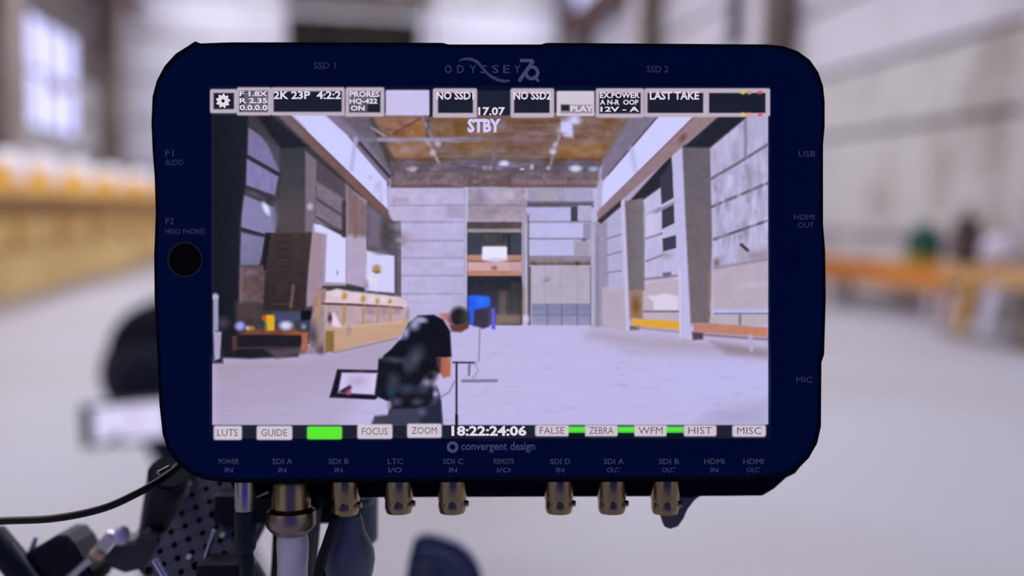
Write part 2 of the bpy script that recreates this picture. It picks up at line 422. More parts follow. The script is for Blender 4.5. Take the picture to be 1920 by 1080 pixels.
NH = vnoise(40, 5, 6) * .7 + vnoise(70, 9, 7) * .6          # level streaks
def win(x0, x1, y0, y1):
    i0 = max(0, int((x0 - SX0) / (SX1 - SX0) * (NX - 1)) - 1); i1 = min(NX, int((x1 - SX0) / (SX1 - SX0) * (NX - 1)) + 3)
    j0 = max(0, int((y0 - SY0) / (SY1 - SY0) * (NY - 1)) - 1); j1 = min(NY, int((y1 - SY0) / (SY1 - SY0) * (NY - 1)) + 3)
    return slice(j0, max(j1, j0)), slice(i0, max(i1, i0))
def seg_d(X, Y, a, b):
    ax, ay = a; bx, by = b; dx, dy = bx - ax, by - ay; L2 = dx * dx + dy * dy + 1e-9
    t = np.clip(((X - ax) * dx + (Y - ay) * dy) / L2, 0, 1)
    return np.hypot(X - ax - t * dx, Y - ay - t * dy)
def put(sl, m, col, alpha, tex, nz, g=None):
    if m.size == 0: return
    c = np.array(col, float)
    if g is not None:
        (x0, y0), (x1, y1), c2 = g; X, Y = PX[sl], PY[sl]
        t = np.clip(((X - x0) * (x1 - x0) + (Y - y0) * (y1 - y0)) / ((x1 - x0) ** 2 + (y1 - y0) ** 2), 0, 1)[..., None]
        c = c * (1 - t) + np.array(c2, float) * t
    n = (NF if nz is None else nz)[sl][..., None]
    c = c + n * tex
    a = (m * alpha)[..., None]
    IMG[sl] = IMG[sl] * (1 - a) + c * a
def cv(o, sc, pts): return [(o[0] + x / sc, o[1] + y / sc) for x, y in pts]
def poly(pts, col, soft=1.6, alpha=1., tex=6, nz=None, g=None):
    xs = [p[0] for p in pts]; ys_ = [p[1] for p in pts]
    sl = win(min(xs) - soft * 2, max(xs) + soft * 2, min(ys_) - soft * 2, max(ys_) + soft * 2)
    X, Y = PX[sl], PY[sl]
    if X.size == 0: return
    ins = np.zeros(X.shape, bool); d = np.full(X.shape, 1e9)
    for a, b in zip(pts, pts[1:] + pts[:1]):
        d = np.minimum(d, seg_d(X, Y, a, b))
        if a[1] != b[1]:
            c = ((a[1] > Y) != (b[1] > Y)) & (X < (b[0] - a[0]) * (Y - a[1]) / (b[1] - a[1]) + a[0])
            ins ^= c
    sd = np.where(ins, d, -d)
    put(sl, np.clip(sd / soft * .5 + .5, 0, 1), col, alpha, tex, nz, g)
def line(pts, wd, col, soft=1.4, alpha=1., tex=4, nz=None):
    xs = [p[0] for p in pts]; ys_ = [p[1] for p in pts]; q = wd + soft * 2
    sl = win(min(xs) - q, max(xs) + q, min(ys_) - q, max(ys_) + q); X, Y = PX[sl], PY[sl]
    if X.size == 0: return
    d = np.full(X.shape, 1e9)
    for a, b in zip(pts, pts[1:]): d = np.minimum(d, seg_d(X, Y, a, b))
    put(sl, np.clip((wd / 2 - d) / soft * .5 + .5, 0, 1), col, alpha, tex, nz)
def ell(c, rx, ry, col, soft=.25, alpha=1., tex=4, rot=0.):
    q = max(rx, ry) * (1 + soft) + 2
    sl = win(c[0] - q, c[0] + q, c[1] - q, c[1] + q); X, Y = PX[sl] - c[0], PY[sl] - c[1]
    if X.size == 0: return
    cr, sr = math.cos(rot), math.sin(rot)
    d = np.hypot((X * cr + Y * sr) / rx, (-X * sr + Y * cr) / ry)
    put(sl, np.clip((1 - d) / soft * .5 + .5, 0, 1), col, alpha, tex, None)
def rect(x0, y0, x1, y1, col, soft=1.4, **k): poly([(x0, y0), (x1, y0), (x1, y1), (x0, y1)], col, soft, **k)
def rrect(x0, y0, x1, y1, r, col, soft=1.4, **k):
    p = []
    for cx, cy, a0 in ((x1 - r, y0 + r, -90), (x1 - r, y1 - r, 0), (x0 + r, y1 - r, 90), (x0 + r, y0 + r, 180)):
        p += [(cx + r * math.cos(R(a0 + t)), cy + r * math.sin(R(a0 + t))) for t in (0, 30, 60, 90)]
    poly(p, col, soft, **k)

# --- whole picture ground
rect(400, 214, 1438, 812, (172, 162, 196), tex=4)
# end wall
rect(730, 318, 1122, 612, (186, 178, 220), tex=8)
rect(733, 300, 1122, 352, (112, 96, 106), 3, tex=22)
for i in range(34): rect(742 + i * 11.2, 336 + (i * 7 % 5), 751 + i * 11.2, 346, (140, 122, 132), 2.5, alpha=.55, tex=26)
rect(735, 318, 1120, 322, (70, 64, 76), 3, alpha=.7, tex=10)
rect(735, 348, 876, 353, (112, 78, 82), 2, alpha=.8); rect(955, 347, 1115, 353, (112, 78, 84), 2, alpha=.7)
rect(878, 334, 960, 350, (104, 80, 82), 3, alpha=.7, tex=16)
rect(735, 354, 873, 400, (186, 176, 214), tex=14); rect(737, 370, 765, 380, (150, 130, 150), 5, alpha=.5)
for y, a in ((386, .55), (417, .6), (452, .55), (484, .5), (517, .5), (551, .5)):
    rect(733, y - 2, 872, y + 1.6, (140, 126, 158), 1.8, alpha=a, tex=10)
rect(733, 400, 752, 560, (196, 180, 208), 6, alpha=.5); rect(838, 384, 872, 410, (160, 150, 182), 4, alpha=.6, tex=12)
ell((762, 452), 22, 16, (166, 148, 170), .9, .5)
rect(845, 525, 870, 600, (176, 168, 204), 5, alpha=.5)
rect(878, 354, 986, 416, (164, 150, 170), 2, tex=24); rect(878, 384, 986, 387, (120, 108, 126), 2, alpha=.6)
ell((925, 368), 16, 12, (186, 176, 208), .8, .8); ell((903, 373), 11, 9, (140, 124, 150), .8, .7); ell((955, 366), 9, 8, (206, 192, 214), .8, .7); ell((930, 400), 16, 9, (128, 112, 122), .9, .6); ell((940, 408), 22, 6, (186, 172, 186), .9, .6)
rect(988, 354, 1110, 380, (156, 150, 180), tex=14); rect(1005, 356, 1040, 376, (172, 160, 176), 5, alpha=.8); rect(1060, 354, 1110, 380, (168, 165, 204), 4, alpha=.7)
rect(988, 379, 1112, 389, (92, 86, 102), 3, tex=12)
rect(992, 390, 1072, 416, (180, 176, 224), tex=10); rect(1070, 388, 1083, 416, (66, 66, 86), 1.6)
rect(1083, 386, 1108, 416, (176, 168, 200), 2, tex=12); rect(988, 415, 1108, 419, (124, 116, 146), 2, alpha=.7)
rect(995, 419, 1093, 447, (190, 186, 234), 2); rect(1093, 420, 1108, 450, (150, 142, 172), 2)
rect(988, 446, 1104, 450, (132, 126, 156), 1.8, alpha=.8); ell((1094, 451), 4, 3, (84, 78, 90), .6)
rect(995, 451, 1076, 479, (186, 182, 230), 2); rect(1076, 452, 1106, 480, (160, 152, 178), 3)
rect(990, 480, 1108, 484, (120, 112, 138), 1.8, alpha=.8); rect(990, 484, 1108, 498, (138, 124, 130), 2, tex=18)
rect(992, 492, 1106, 497, (100, 88, 100), 2, alpha=.8, tex=14); ell((1082, 494), 4, 3, (70, 60, 76), .6); ell((1001, 494), 4, 3, (90, 80, 92), .6)
rect(992, 499, 1107, 569, (178, 168, 188), 2, tex=8); rect(998, 504, 1018, 560, (184, 176, 206), 6, alpha=.6); ell((1025, 525), 7, 4, (140, 130, 160), .7, .8, rot=-.5)
for x in (1021, 1050, 1082): rect(x - 1, 500, x + 1, 606, (158, 150, 178), 1.6, alpha=.6)
rect(994, 535, 1106, 537, (164, 154, 180), 1.6, alpha=.6)
rect(997, 569, 1108, 610, (128, 130, 166), 2, tex=8, g=((0, 580), (0, 610), (150, 150, 182)))
for x in (1026, 1053, 1082): rect(x - 1, 570, x + 1, 612, (104, 108, 146), 1.4)
rect(997, 589, 1108, 591, (112, 116, 152), 1.4)
rect(990, 500, 995, 610, (92, 82, 98), 1.8); rect(1106, 500, 1109, 610, (92, 84, 104), 1.6)
rect(976, 398, 990, 606, (164, 154, 180), 2.2); rect(985, 420, 988, 606, (202, 194, 222), 2, alpha=.7); rect(989, 404, 992, 606, (84, 76, 96), 1.6, alpha=.7)
rect(976, 540, 985, 606, (150, 126, 104), 3, alpha=.7)
ell((985, 598), 7, 8, (206, 196, 222), .5)
rect(870, 352, 877, 580, (172, 166, 200), 2); rect(874, 352, 876, 560, (206, 202, 236), 1.5, alpha=.7)
# tall opening with gallery
rect(877, 418, 977, 612, (40, 40, 54), 2)
rect(877, 417, 977, 429, (84, 72, 78), 2.5, tex=14); rect(877, 429, 977, 437, (152, 142, 150), 2.2, tex=10); rect(940, 430, 977, 436, (160, 146, 130), 2.2, alpha=.6)
rect(877, 438, 977, 480, (64, 68, 82), 2, tex=10); rect(903, 440, 950, 460, (78, 64, 70), 5, alpha=.7, tex=22); rect(952, 440, 957, 480, (44, 44, 58), 2)
rect(877, 478, 978, 489, (184, 134, 116), 1.8, tex=10); rect(877, 488, 978, 491, (166, 108, 92), 1.6, alpha=.7)
rect(877, 491, 978, 510, (206, 166, 172), 2, tex=6); rect(877, 508, 978, 518, (184, 132, 112), 2.5, tex=8)
rect(955, 492, 978, 512, (188, 152, 152), 4, alpha=.6); ell((927, 503), 5, 4, (148, 100, 102), .7); rect(919, 490, 921, 516, (180, 134, 124), 1.4, alpha=.5)
rrect(904, 462, 951, 488, 4, (230, 230, 254), 2.4, tex=1); ell((931, 488), 18, 4, (212, 196, 226), .6)
rect(877, 519, 978, 612, (40, 42, 54), 2, tex=6); rect(935, 545, 952, 604, (84, 70, 72), 4, tex=10); rect(950, 548, 958, 600, (62, 52, 56), 3); rect(958, 530, 978, 604, (58, 56, 62), 4, tex=10)
rect(930, 590, 976, 607, (112, 92, 76), 3, tex=10)
# roof
poly([(652, 214), (1205, 214), (1170, 262), (1122, 318), (733, 318), (700, 270)], (120, 96, 92), 2, tex=24, nz=NH)
poly([(700, 222), (790, 222), (800, 256), (735, 256)], (146, 108, 92), 6, tex=22); poly([(760, 240), (795, 228), (797, 258), (752, 258)], (160, 114, 82), 7, alpha=.8, tex=16)
poly([(718, 270), (800, 266), (812, 300), (735, 304)], (142, 108, 96), 7, tex=24); ell((785, 275), 26, 10, (166, 118, 82), .9, .6); ell((745, 285), 24, 10, (166, 128, 120), .9, .6)
poly([(812, 224), (878, 224), (878, 256), (818, 257)], (118, 86, 56), 6, tex=20); poly([(826, 266), (920, 266), (925, 285), (832, 288)], (118, 90, 72), 6, tex=22); ell((890, 274), 26, 8, (146, 96, 48), .9, .6)
poly([(945, 228), (1045, 226), (1030, 262), (945, 262)], (118, 88, 78), 5, tex=20); poly([(950, 266), (1035, 266), (1030, 298), (960, 298)], (120, 96, 94), 5, tex=12)
poly([(1082, 226), (1150, 222), (1140, 262), (1080, 262)], (126, 94, 80), 7, tex=20); poly([(1048, 268), (1145, 266), (1125, 302), (1040, 298)], (136, 98, 64), 6, tex=20, nz=NH)
poly([(640, 222), (700, 222), (740, 300), (735, 330), (690, 270)], (72, 64, 68), 5, tex=16)
rect(730, 298, 1125, 304, (88, 70, 66), 3, alpha=.7); rect(733, 304, 1122, 322, (98, 88, 104), 3, tex=16)
line([(668, 263), (900, 263)], 8, (146, 136, 164), 2); line([(900, 263), (1180, 264)], 5, (126, 104, 108), 2.5, alpha=.8)
line([(697, 240), (722, 256)], 4, (162, 146, 156), 2); line([(790, 218), (812, 262)], 5, (140, 124, 140), 2); line([(806, 222), (800, 258)], 2, (90, 74, 84), 2); line([(740, 252), (790, 222)], 4, (112, 72, 64), 2.4)
line([(798, 262), (808, 275), (826, 312)], 5, (156, 146, 166), 2); ell((822, 272), 6, 5, (184, 176, 202), .6); ell((812, 288), 6, 5, (196, 182, 196), .6)
line([(925, 250), (926, 300)], 3, (118, 106, 116), 2); line([(1050, 256), (1040, 276), (1032, 310)], 4, (150, 140, 164), 2); ell((1036, 285), 6.5, 5.5, (196, 186, 214), .5); ell((1041, 272), 5, 5, (178, 168, 190), .6)
poly(cv((890, 200), 5.142, [(830, 120), (900, 110), (940, 180), (950, 310), (860, 300), (820, 250)]), (196, 190, 236), 3.5); ell((1077, 226), 12, 8, (206, 200, 244), .5); ell((1047, 250), 4, 9, (180, 160, 190), .6, .7)
for x, y, rx, ry, c in ((945, 308, 9, 6, (202, 200, 232)), (775, 318, 10, 5, (176, 172, 190)), (910, 316, 5, 4, (160, 152, 176)), (920, 316, 4, 4, (160, 152, 172)), (997, 314, 4, 5, (176, 170, 194)), (1028, 316, 4, 4, (156, 160, 184)), (1079, 317, 11, 6, (202, 206, 238)), (1112, 318, 9, 5, (150, 160, 196)), (979, 318, 4, 2, (200, 196, 210))):
    ell((x, y), rx, ry, c, .5)
line([(818, 310), (836, 312)], 8, (118, 108, 124), 3)
line([(1180, 232), (1130, 305)], 6, (120, 110, 122), 2.2); line([(1172, 245), (1176, 256), (1150, 280)], 4, (140, 130, 146), 2)
# left clerestory, girder
poly([(650, 252), (664, 262), (733, 345), (728, 352)], (118, 106, 132), 2); poly([(612, 216), (690, 216), (733, 322), (733, 345)], (112, 102, 124), 3, alpha=.75, tex=12)
line([(676, 270), (731, 332)], 5, (46, 42, 52), 2.4)
poly([(545, 214), (606, 214), (652, 254), (668, 275), (726, 342), (728, 395)], (206, 206, 254), 2, tex=3)
line([(668, 262), (660, 318)], 8, (176, 172, 222), 3, alpha=.8); line([(714, 342), (716, 388)], 5, (186, 180, 226), 3, alpha=.8); ell((708, 352), 4, 7, (170, 166, 210), .8, .6); ell((696, 334), 3, 5, (180, 176, 222), .8, .6)
line([(548, 218), (560, 228), (575, 244)], 3, (120, 116, 160), 2, alpha=.6)
poly([(509, 216), (544, 216), (727, 394), (735, 415), (727, 412)], (116, 90, 92), 1.8, tex=8, g=((520, 230), (700, 400), (118, 88, 84)))
poly([(509, 216), (540, 216), (570, 246), (566, 264)], (116, 98, 108), 2, alpha=.8)
line([(545, 218), (728, 395)], 1.6, (60, 48, 58), 1.5, alpha=.7)
# left bays
poly([(400, 216), (520, 216), (727, 412), (752, 420), (752, 560), (600, 640), (400, 680)], (62, 58, 66), 2, tex=8)
poly(cv((390, 200), 5.142, [(390, 200), (690, 400), (700, 650), (390, 470)]), (124, 116, 160), 2.5, tex=10, nz=NV)
poly(cv((390, 200), 5.142, [(375, 500), (690, 680), (655, 860), (375, 760)]), (130, 124, 172), 2.2, tex=12, nz=NV)
line(cv((390, 200), 5.142, [(380, 480), (710, 665)]), 6, (52, 46, 60), 1.6); line(cv((390, 200), 5.142, [(365, 785), (660, 905)]), 9, (58, 50, 62), 1.8)
poly([(456, 364), (517, 390), (521, 410), (518, 438), (505, 442), (454, 428)], (134, 128, 174), 2.5, tex=6); ell((501, 392), 5, 12, (222, 222, 254), .6, rot=-.45); ell((480, 365), 16, 4, (100, 92, 116), .8, .7, rot=.35)
line([(456, 430), (512, 447)], 6, (50, 44, 56), 1.8); poly([(454, 436), (500, 446), (494, 475), (487, 500), (452, 498)], (130, 124, 168), 2.5, tex=6, g=((455, 440), (495, 500), (116, 112, 146)))
poly([(500, 436), (512, 440), (500, 505), (490, 510)], (36, 30, 40), 2.2); ell((520, 405), 7, 26, (104, 98, 124), .7, .7)
rect(452, 498, 500, 568, (96, 80, 86), 4, tex=22); rect(450, 500, 458, 570, (132, 116, 128), 3, alpha=.6); rect(464, 503, 486, 516, (136, 102, 126), 4, alpha=.7, tex=26); rect(456, 535, 490, 548, (104, 74, 70), 5, alpha=.7)
poly([(530, 276), (576, 276), (578, 440), (526, 440)], (58, 60, 68), 3, tex=5, g=((550, 300), (550, 400), (80, 72, 78)))
poly([(485, 218), (512, 218), (578, 276), (530, 280), (505, 250)], (34, 34, 46), 3); poly([(470, 226), (500, 250), (530, 282), (530, 330), (505, 275)], (66, 64, 74), 3, alpha=.8)
poly([(574, 284), (596, 302), (592, 436), (574, 436)], (122, 108, 124), 2.4, tex=6); ell((583, 388), 5, 6, (190, 180, 200), .7)
poly([(596, 302), (650, 345), (650, 420), (592, 424)], (84, 74, 84), 2); poly([(594, 340), (645, 372), (645, 432), (592, 420)], (122, 110, 128), 3, tex=14); line([(596, 374), (648, 408)], 4, (78, 66, 78), 2); line([(596, 408), (648, 440)], 4, (76, 66, 76), 2)
poly([(588, 422), (602, 422), (650, 446), (650, 536), (606, 536), (582, 575), (580, 480)], (160, 144, 168), 2, tex=6); poly([(578, 480), (588, 440), (604, 440), (606, 530), (600, 572), (576, 575)], (158, 136, 154), 2.5)
poly([(590, 420), (602, 422), (651, 447), (650, 531), (611, 529), (614, 440), (592, 435)], (214, 212, 254), 2.4, tex=2); ell((634, 512), 2, 4, (160, 150, 190), .8)
poly([(650, 346), (660, 356), (690, 378), (688, 540), (650, 532)], (176, 162, 192), 2.4, tex=8); poly([(650, 346), (692, 384), (690, 445), (652, 440)], (118, 96, 98), 5, alpha=.85, tex=12); line([(667, 370), (667, 445)], 5, (128, 92, 92), 3, alpha=.7); line([(646, 380), (646, 442)], 6, (62, 54, 64), 3)
poly([(690, 378), (728, 410), (745, 420), (742, 478), (690, 470)], (92, 84, 94), 3, tex=14); poly([(692, 385), (716, 405), (716, 465), (690, 460)], (118, 106, 130), 4, alpha=.8); ell((726, 440), 10, 26, (68, 62, 70), .8, .8)
poly([(688, 470), (712, 474), (742, 480), (742, 550), (686, 545)], (208, 208, 250), 2.4, tex=3); ell((716, 474), 12, 4, (120, 110, 130), .8, .8)
poly(cv((640, 400), 5.142, [(305, 560), (345, 510), (390, 570), (340, 585)]), (148, 110, 54), 2); ell((707, 503), 7, 6, (170, 140, 92), .7); ell((696, 525), 6, 9, (226, 216, 244), .5); ell((707, 532), 4, 12, (222, 214, 244), .6); ell((688, 535), 4, 10, (140, 126, 150), .7, .7)
rect(741, 415, 752, 556, (104, 92, 108), 2.5); rect(743, 440, 745, 550, (70, 62, 76), 1.6, alpha=.8); ell((752, 450), 8, 8, (130, 112, 130), .9, .8)
poly(cv((390, 400), 5.142, [(600, 190), (1010, 190), (960, 700), (940, 930), (540, 940), (560, 620)]), (66, 54, 56), 2.2, tex=8, g=((580, 440), (530, 580), (52, 42, 46)))
for y in (443, 454, 468, 484, 500): line([(520, y), (546, y)], 2.4, (48, 40, 44), 1.6, alpha=.8)
line([(552, 536), (547, 575)], 5, (112, 90, 90), 2.4); line([(515, 570), (545, 570)], 1.2, (88, 72, 76), 1.2); line([(507, 440), (498, 505)], 4, (34, 28, 36), 2)
poly([(400, 216), (468, 216), (462, 350), (452, 420), (449, 560), (446, 680), (400, 680)], (23, 25, 38), 3, tex=3, g=((400, 0), (455, 0), (30, 32, 42)))
rect(444, 566, 486, 600, (76, 62, 62), 5, alpha=.8)
# floor
poly([(400, 668), (560, 668), (740, 618), (880, 609), (1438, 612), (1438, 812), (400, 812)], (186, 178, 222), 1.8, tex=3, nz=NH, g=((480, 700), (860, 700), (190, 182, 228)))
poly([(400, 672), (600, 662), (760, 622), (720, 700), (620, 812), (400, 812)], (166, 150, 176), 16, alpha=.85, tex=6, nz=NH, g=((480, 670), (520, 800), (178, 166, 198)))
ell((920, 700), 60, 90, (192, 182, 228), .9, .5)
poly([(1110, 616), (1438, 648), (1438, 670), (1180, 656), (1100, 632)], (170, 156, 178), 14, alpha=.8, tex=6, nz=NH); poly([(1330, 640), (1438, 655), (1438, 672), (1360, 664)], (142, 128, 142), 6, alpha=.8)
ell((1360, 715), 120, 30, (188, 186, 238), .9, .8); poly([(1340, 770), (1438, 750), (1438, 800), (1300, 800)], (164, 160, 200), 14, alpha=.7)
for i in range(70):
    x, y = RNG.uniform(640, 1420), RNG.uniform(650, 790); ell((x, y), RNG.uniform(4, 18), RNG.uniform(1, 2.4), (170, 160, 202), .9, .4)
# right side
poly([(1108, 420), (1150, 405), (1150, 612), (1108, 612)], (152, 144, 170), 2.2, tex=5); rect(1108, 420, 1116, 612, (176, 170, 200), 2.2); rect(1116, 440, 1122, 612, (130, 124, 150), 3, alpha=.7)
poly([(1128, 540), (1170, 530), (1174, 620), (1128, 612)], (180, 166, 188), 3, tex=5)
poly([(1137, 412), (1163, 385), (1172, 540), (1140, 545)], (178, 172, 210), 2.2, tex=8)
for y0, y1 in ((448, 440), (479, 472), (511, 508)): line([(1138, y0), (1164, y1)], 2.6, (120, 112, 138), 1.6, alpha=.8)
poly([(1172, 385), (1262, 300), (1275, 300), (1275, 628), (1205, 612), (1205, 400)], (190, 184, 224), 2, tex=12, nz=NV)
poly([(1170, 388), (1257, 292), (1262, 330), (1240, 350), (1207, 374)], (44, 40, 50), 2.4)
poly(cv((1140, 200), 5.142, [(495, 690), (612, 520), (628, 880), (512, 945)]), (58, 58, 78), 1.8); poly([(1240, 393), (1262, 383), (1263, 419), (1240, 430)], (58, 58, 76), 1.8); line([(1225, 400), (1264, 380)], 5, (140, 134, 164), 2)
poly([(1241, 448), (1267, 441), (1267, 465), (1242, 472)], (64, 62, 82), 1.8); poly([(1241, 512), (1257, 510), (1257, 518), (1243, 521)], (112, 100, 124), 2)
line([(1209, 448), (1240, 438)], 3, (120, 108, 132), 1.8); line([(1211, 490), (1242, 478)], 3, (128, 114, 136), 1.8); line([(1209, 404), (1236, 390)], 3, (140, 132, 158), 1.8); ell((1248, 480), 9, 6, (160, 146, 168), .8, .8)
line([(1206, 524), (1268, 517)], 5, (140, 118, 124), 2.2, alpha=.8); poly([(1205, 532), (1273, 524), (1273, 584), (1205, 584)], (186, 172, 190), 2.2, tex=6)
poly([(1212, 556), (1250, 550), (1270, 556), (1272, 582), (1225, 582), (1224, 566)], (216, 206, 230), 3); rect(1205, 582, 1273, 586, (126, 112, 124), 1.8); poly([(1200, 588), (1273, 588), (1273, 602), (1196, 598)], (188, 172, 188), 2)
poly([(1162, 374), (1171, 376), (1180, 619), (1173, 619)], (194, 188, 228), 2, tex=4); poly([(1171, 378), (1204, 372), (1208, 400), (1207, 545), (1178, 545)], (112, 102, 112), 2.2, tex=7, g=((1175, 0), (1207, 0), (124, 114, 126)))
poly([(1178, 545), (1204, 542), (1204, 598), (1180, 598)], (148, 120, 108), 3, tex=10); ell((1191, 574), 7, 14, (122, 84, 46), .7)
poly([(1184, 596), (1196, 598), (1273, 602.5), (1273, 618), (1184, 611)], (222, 164, 62), 1.8, tex=6); poly([(1180, 611), (1200, 612), (1198, 618), (1180, 619)], (110, 96, 108), 2); line([(1196, 614), (1272, 622)], 4, (156, 142, 160), 2)
poly([(1258, 294), (1277, 276), (1284, 410), (1294, 637), (1275, 630), (1265, 410)], (190, 184, 228), 2, tex=5); line([(1273.5, 505), (1274, 634)], 1.6, (225, 220, 250), 1.2, alpha=.7)
poly([(1278, 270), (1330, 270), (1334, 450), (1328, 606), (1294, 606), (1284, 410)], (104, 97, 106), 2.2, tex=7, g=((1300, 300), (1310, 600), (116, 104, 112)))
rect(1326, 510, 1335, 600, (142, 116, 100), 3, alpha=.8); rect(1328, 583, 1338, 594, (110, 74, 62), 2.4, alpha=.8)
poly([(1330, 270), (1400, 222), (1438, 216), (1438, 612), (1330, 606), (1334, 450)], (180, 174, 212), 2, tex=22, nz=NV)
for i in range(60):
    x, y = RNG.uniform(1336, 1436), RNG.uniform(240, 500); ell((x, y), RNG.uniform(2, 7), RNG.uniform(3, 12), ((146, 138, 164), (196, 190, 228), (160, 150, 170))[i % 3], .9, .5)
line([(1325, 340), (1380, 308), (1438, 272)], 5, (112, 104, 118), 2); line([(1327, 391), (1438, 344)], 5, (104, 98, 118), 2); line([(1338, 449), (1438, 414)], 4.5, (92, 84, 98), 1.8); line([(1396, 228), (1396, 296)], 6, (128, 120, 148), 2.6, alpha=.8)
line([(1388, 459), (1400, 470)], 5, (50, 44, 52), 2); ell((1415, 480), 18, 7, (150, 134, 146), .9, .8); ell((1342, 493), 5, 8, (96, 84, 90), .8, .8)
line([(1338, 503), (1438, 486)], 5, (152, 134, 142), 2.6, alpha=.9); poly([(1337, 508), (1438, 492), (1438, 576), (1337, 580)], (180, 168, 186), 2.4, tex=6); ell((1410, 534), 26, 5, (202, 192, 212), .9, .6, rot=-.08)
line([(1338, 583), (1438, 582)], 6, (188, 182, 226), 2); line([(1338, 588), (1438, 588)], 2, (104, 98, 122), 1.6); rect(1332, 590, 1438, 610, (182, 170, 186), 2); rect(1383, 589, 1388, 610, (130, 118, 130), 2)
poly([(1299, 606), (1330, 606), (1437, 614), (1437, 632), (1299, 622)], (186, 128, 116), 1.8, tex=8, g=((1310, 0), (1430, 0), (192, 128, 104))); poly([(1296, 622), (1318, 624), (1316, 636), (1298, 637)], (80, 66, 72), 2.4); line([(1318, 627), (1437, 636)], 5, (122, 104, 112), 2.2, alpha=.8); line([(1405, 630), (1407, 655)], 7, (176, 170, 204), 2.2)
# right girder and clerestory
poly([(1185, 216), (1236, 216), (1131, 340), (1126, 334), (1130, 305)], (124, 114, 138), 2.4, tex=10); line([(1230, 222), (1140, 328)], 2.4, (70, 62, 84), 1.8)
poly([(1240, 214), (1304, 216), (1128, 388), (1122, 375), (1131, 340)], (206, 206, 254), 2, tex=3); line([(1183, 280), (1190, 320)], 9, (180, 176, 224), 3.5, alpha=.7); line([(1124, 345), (1124, 385)], 8, (176, 170, 206), 3)
poly([(1302, 216), (1348, 216), (1285, 270), (1121, 414), (1118, 402)], (152, 124, 132), 1.8, tex=7, g=((1320, 230), (1150, 390), (140, 116, 128))); line([(1303, 218), (1120, 398)], 1.8, (112, 92, 108), 1.6, alpha=.8); ell((1279, 260), 5, 9, (104, 68, 66), .7, .8, rot=.7)
poly([(1347, 218), (1402, 218), (1330, 278), (1280, 277)], (38, 38, 50), 2.6)
poly([(1119, 414), (1163, 376), (1163, 388), (1140, 408), (1126, 420)], (62, 50, 58), 2)
poly([(1206, 400), (1226, 396), (1228, 440), (1209, 446)], (206, 200, 238), 5, alpha=.6)
for x0, x1, y0, y1 in ((1336, 1437, 300, 340), (1338, 1437, 350, 400), (1340, 1437, 410, 445)):
    for i in range(12):
        x = RNG.uniform(x0, x1); y = y0 + (1437 - x) * .42 + RNG.uniform(-6, 16); ell((x, y), RNG.uniform(2, 5), RNG.uniform(5, 13), ((128, 120, 142), (150, 142, 170), (208, 202, 240))[i % 3], .9, .55)
for i in range(26):
    x, y = RNG.uniform(738, 870), RNG.uniform(358, 596); ell((x, y), RNG.uniform(5, 16), RNG.uniform(2, 6), ((170, 158, 186), (200, 194, 236))[i % 2], .9, .4)
for i in range(40):
    x, y = RNG.uniform(738, 1118), RNG.uniform(306, 350); ell((x, y), RNG.uniform(3, 9), RNG.uniform(1.5, 4), ((80, 70, 82), (150, 132, 146), (128, 100, 104))[i % 3], .9, .55)
for i in range(46):
    x, y = RNG.uniform(745, 1120), RNG.uniform(224, 298); ell((x, y), RNG.uniform(8, 24), RNG.uniform(1.5, 4), ((96, 74, 70), (160, 118, 92), (132, 112, 118))[i % 3], .9, .45)
# table and clutter on the left
rect(400, 600, 420, 680, (30, 30, 40), 3)
poly([(420, 625), (575, 625), (560, 668), (470, 672), (420, 670)], (34, 30, 40), 3); poly([(500, 655), (580, 650), (575, 662), (520, 672)], (96, 80, 92), 4, alpha=.8); line([(445, 652), (560, 651)], 3, (66, 56, 64), 2)
poly([(470, 617), (576, 615), (578, 628), (450, 627)], (112, 68, 60), 2, tex=10); ell((560, 624), 20, 4, (158, 94, 40), .8, .7); rect(567, 624, 579, 658, (166, 100, 86), 2.2); rect(438, 630, 446, 656, (86, 60, 58), 2.6)
rect(515, 585, 568, 603, (70, 74, 104), 2.6); rect(566, 582, 590, 602, (18, 18, 26), 2); rect(560, 600, 600, 620, (54, 60, 78), 3, tex=16); ell((571, 612), 5, 5, (130, 140, 162), .7)
rrect(499, 590, 517, 620, 4, (222, 170, 44), 2.4); ell((497, 596), 4, 5, (196, 90, 44), .7); line([(500, 604), (502, 618)], 3, (40, 110, 104), 2)
ell((538, 610), 12, 8, (206, 206, 252), .5); ell((452, 611), 9, 8, (158, 156, 240), .5); ell((467, 615), 4, 4, (200, 186, 170), .6); ell((474, 615), 5, 4, (180, 130, 56), .7)
ell((420, 605), 12, 10, (66, 60, 72), .7); rect(402, 556, 412, 620, (150, 152, 186), 2.2, tex=12); ell((406, 556), 6, 6, (176, 178, 206), .5); poly([(402, 620), (418, 622), (415, 672), (404, 676)], (168, 158, 198), 2.4)
# counter with white domes
poly([(594, 545), (612, 540), (616, 660), (580, 664), (584, 600)], (150, 128, 140), 3, tex=22); rect(592, 545, 604, 640, (176, 136, 110), 3, alpha=.8); ell((590, 625), 8, 18, (60, 48, 66), .7, .8); ell((602, 612), 10, 14, (150, 134, 150), .9, .8); ell((603, 655), 8, 8, (84, 66, 82), .8, .8)
poly([(608, 570), (760, 576), (762, 604), (612, 628)], (182, 156, 166), 2.4, tex=18); rect(612, 545, 640, 568, (214, 188, 196), 3)
poly([(610, 568), (614, 549), (632, 541), (660, 546), (700, 550), (750, 556), (764, 566), (762, 577), (700, 572)], (216, 194, 206), 2.6, tex=8)
for x, y, q in ((647, 555, 5), (682, 560, 4.6), (709, 564, 4), (732, 565, 3.4)): ell((x, y), q, q * 1.3, (186, 142, 70), .6); ell((x - 12, y - 4), 7, 6, (228, 212, 228), .8, .8)
line([(606, 569), (660, 571), (755, 577)], 3.2, (96, 66, 66), 1.8)
